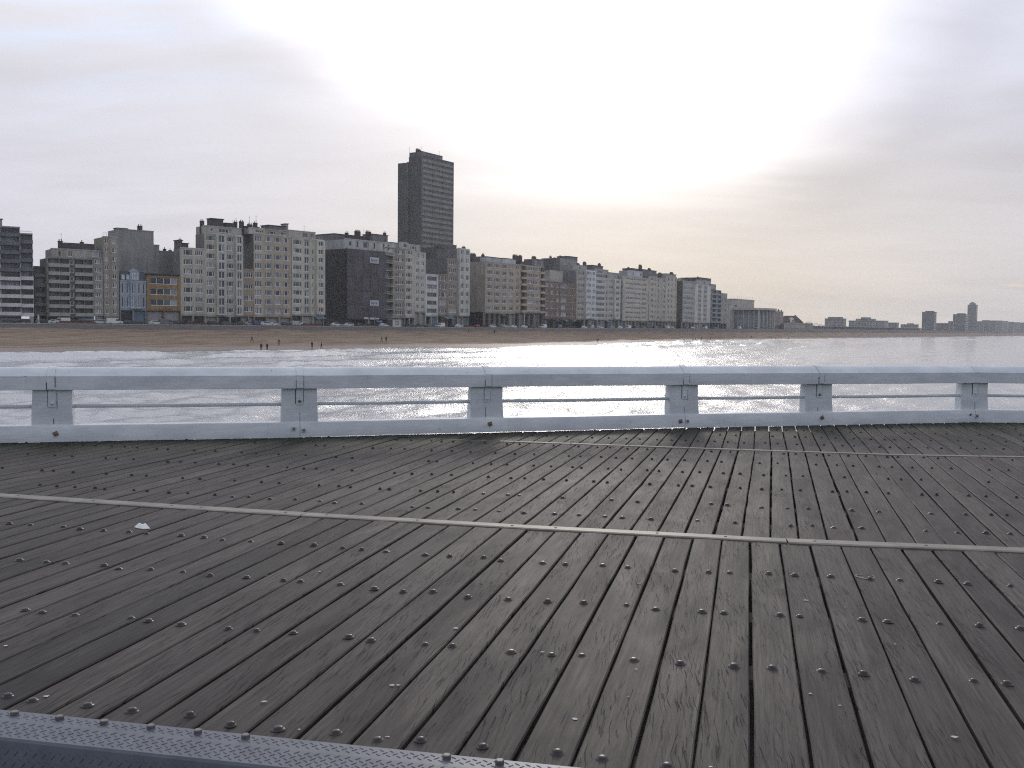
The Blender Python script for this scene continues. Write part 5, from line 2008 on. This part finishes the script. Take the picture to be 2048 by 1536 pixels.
for r0, kids0 in PROTO.values():
    for o in kids0:
        bpy.data.objects.remove(o)
    bpy.data.objects.remove(r0)

# kiosk
p, zz, ang, s = on_prom(793.5, 10)
ki = empty('beach_kiosk', (p[0], p[1], zz), ang, label='small white box kiosk with one dark window on the promenade', cat='kiosk')
wk = 4.6
m = MB()
m.box(-wk / 2, wk / 2, 0, 3.0, 0, 3.0)
m.build('body', plain('white_kiosk', (0.62, 0.61, 0.57), 0.7, 0, 0.1, 1), ki)
m = MB()
m.box(-wk / 2 - 3.1, wk / 2 + .2, -0.2, 3.2, 3.0, 3.22)
m.build('roof', plain('blue_grey_roof', (0.22, 0.25, 0.31), 0.6), ki)
m = MB()
m.box(-wk / 2 - 3.0, -wk / 2 - 0.02, 0.1, 2.9, 0, 2.99)
m.build('glazed_side', SHOPS[0], ki)
link('window', window_mesh(1.7, 1.6, 1, 7, FRAMED), ki, (0.2, -0.10, 0.95))
# three white panels on a post
p, zz, ang, s = on_prom(744, 9)
sg = empty('panel_stand', (p[0], p[1], zz), ang, label='row of three white panels raised on posts before the netted building', cat='sign stand')
for i, (x, w_) in enumerate(((-3.1, 2.2), (0.0, 2.3), (2.7, 2.1))):
    m = MB()
    m.box(x - w_ / 2, x + w_ / 2, -0.06, 0.06, 3.0 - .1 * (i == 1), 3.75 - .1 * i)
    m.build('panel', plain('white_panel', (0.60, 0.60, 0.58), 0.6, 0, 0.08), sg)
m = MB()
m.box(-4.2, 3.8, 0.065, 0.14, 3.15, 3.25)
m.build('cross_bar', RAILM, sg)
for x in (-1.6, 1.5):
    m = MB()
    m.tube((x, 0.1, 0), (x, 0.1, 3.2), 0.14 if x < 0 else 0.06, seg=8)
    m.build('post', RAILM, sg)
# posts and lamp columns
for u, q_, vtop, r_, colr, lab, kind in (
        (77, 16.5, 631, 0.28, (0.55, 0.55, 0.50), 'stout white post on the quay edge beside the white balcony block', 'post'),
        (366, 16.5, 640, 0.16, (0.04, 0.04, 0.04), 'dark post on the quay edge at the right end of the ochre house', 'post'),
        (406, 16.5, 639, 0.18, (0.03, 0.03, 0.03), 'dark post on the quay edge before the seven storey cream block', 'post'),
        (645, 16.5, 638, 0.25, (0.03, 0.03, 0.03), 'dark thick post on the quay edge beside the scaffolding', 'post'),
        (864, 14, 580, 0.14, (0.30, 0.29, 0.25), 'tall thin lamp column before the narrow white house', 'lamp'),
        (1049, 12, 627, 0.24, (0.50, 0.49, 0.45), 'pale lamp column before the pillared beige block', 'lamp'),
        (1110, 16, 640, 0.12, (0.2, 0.17, 0.13), 'short lamp column before the low brown building', 'lamp'),
        (1304, 12, 640, 0.12, (0.4, 0.4, 0.38), 'lamp column at the dark joint right of the rounded cream block', 'lamp'),
        (1352, 12, 640, 0.12, (0.42, 0.42, 0.4), 'lamp column before the dark side wall of the banded block', 'lamp')):
    p, zz, ang, s = on_prom(u, q_)
    h = max(1.4, z_at(u, vtop, p) - zz)
    pl = empty('lamp_post' if kind == 'lamp' else 'quay_post', (p[0], p[1], zz), ang, label=lab, cat='lamp post' if kind == 'lamp' else 'post')
    mat = plain('post_%03d' % u, colr, 0.6, 0.1, 0.15)
    m = MB()
    m.tube((0, 0, 0), (0, 0, h), r_, r_ * 0.75, 8)
    m.build('column', mat, pl)
    m = MB()
    m.tube((0, 0, 0), (0, 0, 0.35), r_ * 1.5, r_ * 1.3, 8)
    m.build('base', mat, pl)
    m = MB()
    if kind == 'lamp':
        m.box(-0.55, 0.55, -0.22, 0.22, h, h + 0.16)
        m.build('lamp_head', mat, pl)
    else:
        m.lathe([(r_ * 0.9, 0), (r_ * 0.95, 0.1), (r_ * 0.5, 0.22), (0.02, 0.26)], 8)
        m.build('cap', mat, pl, (0, 0, h))
# low red brick planters
brick = plain('red_brick_planter', (0.20, 0.085, 0.06), 0.9, 0, 0.25, 2)
leafm = plain('planter_leaves', (0.03, 0.045, 0.02), 0.9, 0, 0.4, 3)
for u, L in ((136, 5.0), (170, 6.5), (392, 7.0), (626, 9.0), (734, 8.0), (940, 6.0), (976, 7.0), (1133, 6.0)):
    p, zz, ang, s = on_prom(u, 13.5)
    pr = empty('planter', (p[0], p[1], zz), ang, label='low red brick planter on the promenade before %s' % (ref(u) if u != 170 else 'the curved balcony block, the longer one'), cat='planter', group='red brick planters on the promenade')
    m = MB()
    m.box(-L / 2, L / 2, 0, 1.1, 0, 0.75)
    m.build('box', brick, pr)
    m = MB()
    for i in range(int(L * 14)):
        x, y = random.uniform(-L / 2 + .1, L / 2 - .1), random.uniform(0.1, 1.0)
        h = random.uniform(0.1, 0.4)
        a = random.random() * 6.28
        dx_, dy_ = 0.16 * math.cos(a), 0.16 * math.sin(a)
        b0 = len(m.v)
        m.v += [(x - dx_, y - dy_, 0.74), (x + dx_, y + dy_, 0.74), (x + dy_ * .5, y - dx_ * .5, 0.74 + h)]
        m.face([b0, b0 + 1, b0 + 2])
    m.build('leaves', leafm, pr, kind='stuff')
# dark canopy
p, zz, ang, s = on_prom(1149, 9)
cn = empty('terrace_canopy', (p[0], p[1], zz), ang, label='dark sloping terrace canopy beside the low brown building', cat='canopy')
m = MB()
m.prism([(-7.2, 1.6), (-1.0, 3.7), (4.6, 3.9), (6.2, 0.2), (5.8, 0.2), (4.4, 3.6), (-1.0, 3.45), (-7.2, 1.3)], (1, 0, 0), (0, 0, 1), (0, 4.5, 0), (0, -1.5, 0))
m.build('awning', plain('dark_canvas', (0.018, 0.022, 0.02), 0.9, 0, 0.2, 1), cn)
for x in (-7.0, -1.0, 4.4):
    m = MB()
    m.tube((x, -1.3, 0), (x, -1.3, 1.5 if x < -5 else 3.6), 0.06, seg=6)
    m.build('pole', BRICKD, cn)
m = MB()
m.box(-6.5, 5.0, 0.5, 2.6, 0, 1.3)
m.build('counter', SHOPS[0], cn)


# ------------------------------------------------------------------ people on the beach
def person_mesh(pose):
    """one continuous skinned body; pose sets the limbs"""
    st = {'walk': (0.34, -0.30, 0.25, -0.22), 'stride': (0.46, -0.40, 0.34, -0.3), 'stand': (0.06, -0.05, 0.05, 0.03), 'back': (-0.22, 0.26, -0.2, 0.2)}[pose]
    lf, rf, ra, la = st
    V, E, Rr = [], [], []

    def add(p, r, par=None):
        V.append(p)
        Rr.append(r)
        if par is not None:
            E.append((par, len(V) - 1))
        return len(V) - 1
    pel = add((0, 0, 0.95), 0.155)
    wa = add((0, 0, 1.12), 0.145, pel)
    ch = add((0.02, 0, 1.32), 0.165, wa)
    sh_ = add((0.02, 0, 1.45), 0.12, ch)
    ne = add((0.03, 0, 1.53), 0.055, sh_)
    ch2 = add((0.045, 0, 1.62), 0.09, ne)
    he = add((0.045, 0, 1.70), 0.10, ch2)
    add((0.03, 0, 1.78), 0.07, he)
    for sy, f, a in ((1, lf, la), (-1, rf, ra)):
        hip = add((0.0, sy * 0.10, 0.90), 0.105, pel)
        kn = add((f * 0.55 + 0.03, sy * 0.11, 0.50), 0.072, hip)
        an = add((f - (0.05 if f < 0 else 0), sy * 0.11, 0.09 + (0.05 if f < -0.15 else 0)), 0.05, kn)
        add((f + 0.17 - (0.05 if f < 0 else 0), sy * 0.12, 0.045), 0.04, an)
        s2 = add((0.02, sy * 0.19, 1.42), 0.075, sh_)
        el_ = add((a * 0.4 - 0.03, sy * 0.24, 1.16), 0.055, s2)
        wr_ = add((a * 0.9 + 0.06, sy * 0.23, 0.93), 0.04, el_)
        add((a * 0.95 + 0.09, sy * 0.22, 0.83), 0.035, wr_)
    me = bpy.data.meshes.new('person_skeleton')
    me.from_pydata([tuple(v) for v in V], E, [])
    o = bpy.data.objects.new('person_skeleton', me)
    COL.objects.link(o)
    sk = o.modifiers.new('skin', 'SKIN')
    for i, v in enumerate(me.skin_vertices[0].data):
        v.radius = (Rr[i], Rr[i])
        v.use_root = (i == 0)
    su = o.modifiers.new('sub', 'SUBSURF')
    su.levels = 1
    su.render_levels = 1
    dg = bpy.context.evaluated_depsgraph_get()
    ev = bpy.data.meshes.new_from_object(o.evaluated_get(dg))
    bpy.data.objects.remove(o)
    ev.name = 'person'
    return ev


def clothe(me, coat):
    for p_ in me.polygons:
        z = p_.center.z
        x, y = p_.center.x, p_.center.y
        if z > 1.74 or (z > 1.60 and x < 0.01):
            p_.material_index = 3           # hair
        elif z > 1.53:
            p_.material_index = 2           # face
        elif z > (0.62 if coat else 0.92) or (abs(y) > 0.19 and z > 0.9):
            p_.material_index = 0
        elif z < 0.11:
            p_.material_index = 4
        elif abs(y) > 0.19 and z > 0.7:
            p_.material_index = 2
        else:
            p_.material_index = 1
        p_.use_smooth = True
    return me


def cloth(n, c): return plain('cloth_' + n, c, 0.9, 0, 0.12, 8)


SKIN = plain('skin', (0.36, 0.22, 0.16), 0.6)
HAIR = plain('dark_hair', (0.03, 0.022, 0.018), 0.7)
SHOE = plain('dark_shoes', (0.02, 0.02, 0.02), 0.6)
JK = {'black': (0.012, 0.012, 0.014), 'navy': (0.015, 0.02, 0.04), 'brown': (0.05, 0.03, 0.02), 'grey': (0.07, 0.07, 0.075), 'green': (0.025, 0.035, 0.022), 'red': (0.10, 0.02, 0.02)}
POSES = {k: person_mesh(k) for k in ('walk', 'stride', 'stand', 'back')}


def beach_pt(u, v):
    """where the ray meets the sand"""
    d = ray(u, v)
    lo, hi = 150.0, 1800.0

    def f(k):
        x, y, z = d * k / d[1]
        S_ = (x - LP0[0]) * LT[0] + (y - LP0[1]) * LT[1]
        for _ in range(6):
            cx_, cy_, tx, ty, nx, ny = coast(S_)
            S_ = float(np.clip(S_ + (x - cx_) * tx + (y - cy_) * ty, -410, 4200))
        cx_, cy_, tx, ty, nx, ny = coast(S_)
        q_ = -((x - cx_) * nx + (y - cy_) * ny)
        sz = float(sand_z(q_, S_)) if q_ > FOOT else -1.75
        return z - sz, (x, y, sz)
    prev = f(lo)[0]
    for k in np.arange(lo, hi, 2.0):
        g, p = f(k)
        if g <= 0:
            return p
    return f(hi)[1]


PEOPLE = [
    (504, 686, 'stride', 'black', 0, 1.68, 'person in black striding alone on the dry sand below the narrow tan house'),
    (522.5, 702, 'stand', 'black', 0, 1.78, 'person in black at the water edge, left of a pair below the triple window block'),
    (534.5, 702, 'stand', 'navy', 0, 1.86, 'taller person in dark blue at the water edge, right of the pair'),
    (558, 692, 'walk', 'black', 0, 1.82, 'person in black walking on mid beach above the pair at the water edge'),
    (624, 697.5, 'stand', 'black', 1, 1.8, 'person in long black coat by the water below the block beside the scaffolding'),
    (643, 698.5, 'back', 'black', 0, 1.72, 'person bending slightly with a black jacket by the water, right of the long coated one'),
    (763.5, 684.5, 'walk', 'brown', 0, 1.72, 'person in brown leaning forward on the sand below the white kiosk'),
    (772.5, 685.5, 'stand', 'navy', 0, 1.8, 'slim person in dark blue next to the leaning one below the white kiosk'),
    (937, 666.5, 'walk', 'grey', 0, 1.6, 'person in grey close to the sea wall below the pale twin window block'),
    (989, 667.5, 'stand', 'black', 0, 1.75, 'person in black close to the sea wall below the wide beige block'),
    (1195.8, 685.4, 'stride', 'black', 0, 1.85, 'person in black walking alone by the bright water below the loggia banded block'),
    (1368, 684.5, 'stand', 'black', 1, 1.75, 'person in a long black coat at the water edge below the grey green banded block'),
    (1386, 683, 'walk', 'brown', 0, 1.8, 'person in brown of the close pair below the white banded block'),
    (1390.5, 682, 'walk', 'green', 0, 1.75, 'person in dark green beside the brown clad one below the white banded block'),
    (1403, 679.5, 'stand', 'black', 0, 1.75, 'person in black standing alone below the dark square windows'),
    (1421, 681, 'stand', 'navy', 0, 1.75, 'person in dark blue below the dark glassy stepped block'),
    (1503, 677, 'back', 'black', 0, 1.7, 'person in black bending to a dog below the round casino'),
    (1543, 679.5, 'walk', 'grey', 0, 1.6, 'shorter person in grey of the pair below the row past the casino'),
    (1551, 681, 'stand', 'black', 0, 1.8, 'taller person in black of the pair below the row past the casino'),
    (1577.5, 681, 'walk', 'black', 0, 1.85, 'person in black walking alone below the villa with the hipped roof'),
    (1645, 668.5, 'stand', 'brown', 0, 1.7, 'distant person in brown below the left end of the long gallery'),
    (1671, 668.5, 'walk', 'navy', 0, 1.75, 'distant person in dark blue below the wide low grey building'),
    (1707, 670, 'stand', 'black', 0, 1.75, 'distant person in black below the left side of the stepped hotel'),
    (1722, 671, 'walk', 'red', 0, 1.7, 'distant person in dark red below the middle of the stepped hotel'),
    (1737, 671, 'stand', 'grey', 0, 1.7, 'distant person in grey below the right side of the stepped hotel'),
]
_pm = {}
for u, v, pose, jk, coat, h, lab in PEOPLE:
    key = (pose, jk, coat)
    if key not in _pm:
        me = POSES[pose].copy()
        me.materials.clear()
        for mt in (cloth(jk, JK[jk]), cloth('trousers', (0.018, 0.019, 0.024)), SKIN, HAIR, SHOE):
            me.materials.append(mt)
        _pm[key] = clothe(me, coat)
    p = beach_pt(u, v)
    o = link('person', _pm[key], None, (p[0], p[1], p[2] - 0.01), random.uniform(0, 6.28), label=lab, cat='person', group='people on the beach')
    o.scale = (h / 1.8,) * 3


def dog(u, v, lab, hue):
    p = beach_pt(u, v)
    V, E, Rr = [], [], []

    def add(q_, r, par=None):
        V.append(q_)
        Rr.append(r)
        if par is not None:
            E.append((par, len(V) - 1))
        return len(V) - 1
    hipv = add((-0.28, 0, 0.52), 0.10)
    belly = add((0.0, 0, 0.50), 0.10, hipv)
    chest = add((0.26, 0, 0.50), 0.13, belly)
    nk = add((0.42, 0, 0.66), 0.075, chest)
    hd = add((0.52, 0, 0.76), 0.08, nk)
    add((0.68, 0, 0.72), 0.04, hd)
    t1 = add((-0.42, 0, 0.60), 0.03, hipv)
    add((-0.58, 0, 0.74), 0.02, t1)
    for sy in (-1, 1):
        e = add((0.47, sy * 0.06, 0.85), 0.025, hd)
        f1_ = add((0.27, sy * 0.09, 0.28), 0.045, chest)
        add((0.28 + sy * .06, sy * 0.09, 0.02), 0.03, f1_)
        k1 = add((-0.20, sy * 0.10, 0.32), 0.055, hipv)
        k2 = add((-0.38, sy * 0.10, 0.20), 0.035, k1)
        add((-0.33 - sy * .05, sy * 0.10, 0.02), 0.03, k2)
    me = bpy.data.meshes.new('dog')
    me.from_pydata(V, E, [])
    o = bpy.data.objects.new('dog', me)
    COL.objects.link(o)
    o.modifiers.new('skin', 'SKIN')
    for i, vv in enumerate(me.skin_vertices[0].data):
        vv.radius = (Rr[i], Rr[i])
        vv.use_root = (i == 0)
    su = o.modifiers.new('sub', 'SUBSURF')
    su.levels = su.render_levels = 1
    dg = bpy.context.evaluated_depsgraph_get()
    ev = bpy.data.meshes.new_from_object(o.evaluated_get(dg))
    bpy.data.objects.remove(o)
    ev.materials.clear()
    ev.materials.append(plain('dog_coat_' + hue, {'black': (0.02, 0.02, 0.02), 'brown': (0.07, 0.045, 0.03)}[hue], 0.9))
    link('dog', ev, None, (p[0], p[1], p[2]), random.uniform(0, 6), label=lab, cat='dog', group='dogs on the beach')


dog(1414.5, 681, 'brown dog on the sand between two people below the stepped block', 'brown')
dog(1492.5, 674.5, 'black dog running above the bending person below the casino', 'black')

# ------------------------------------------------------------------ sea haze
m = MB()
m.box(-4500, 4500, -4500, 4500, -13, 125)
hz = bpy.data.materials.new('sea_haze')
hz.use_nodes = True
ht = hz.node_tree
for nd in list(ht.nodes):
    ht.nodes.remove(nd)
ho = ht.nodes.new('ShaderNodeOutputMaterial')
hv = ht.nodes.new('ShaderNodeVolumePrincipled')
hv.inputs['Color'].default_value = (0.93, 0.95, 1.0, 1.0)
hv.inputs['Density'].default_value = HAZE
hv.inputs['Anisotropy'].default_value = 0.3
ht.links.new(hv.outputs[0], ho.inputs['Volume'])
m.build('haze', hz, None, kind='stuff')
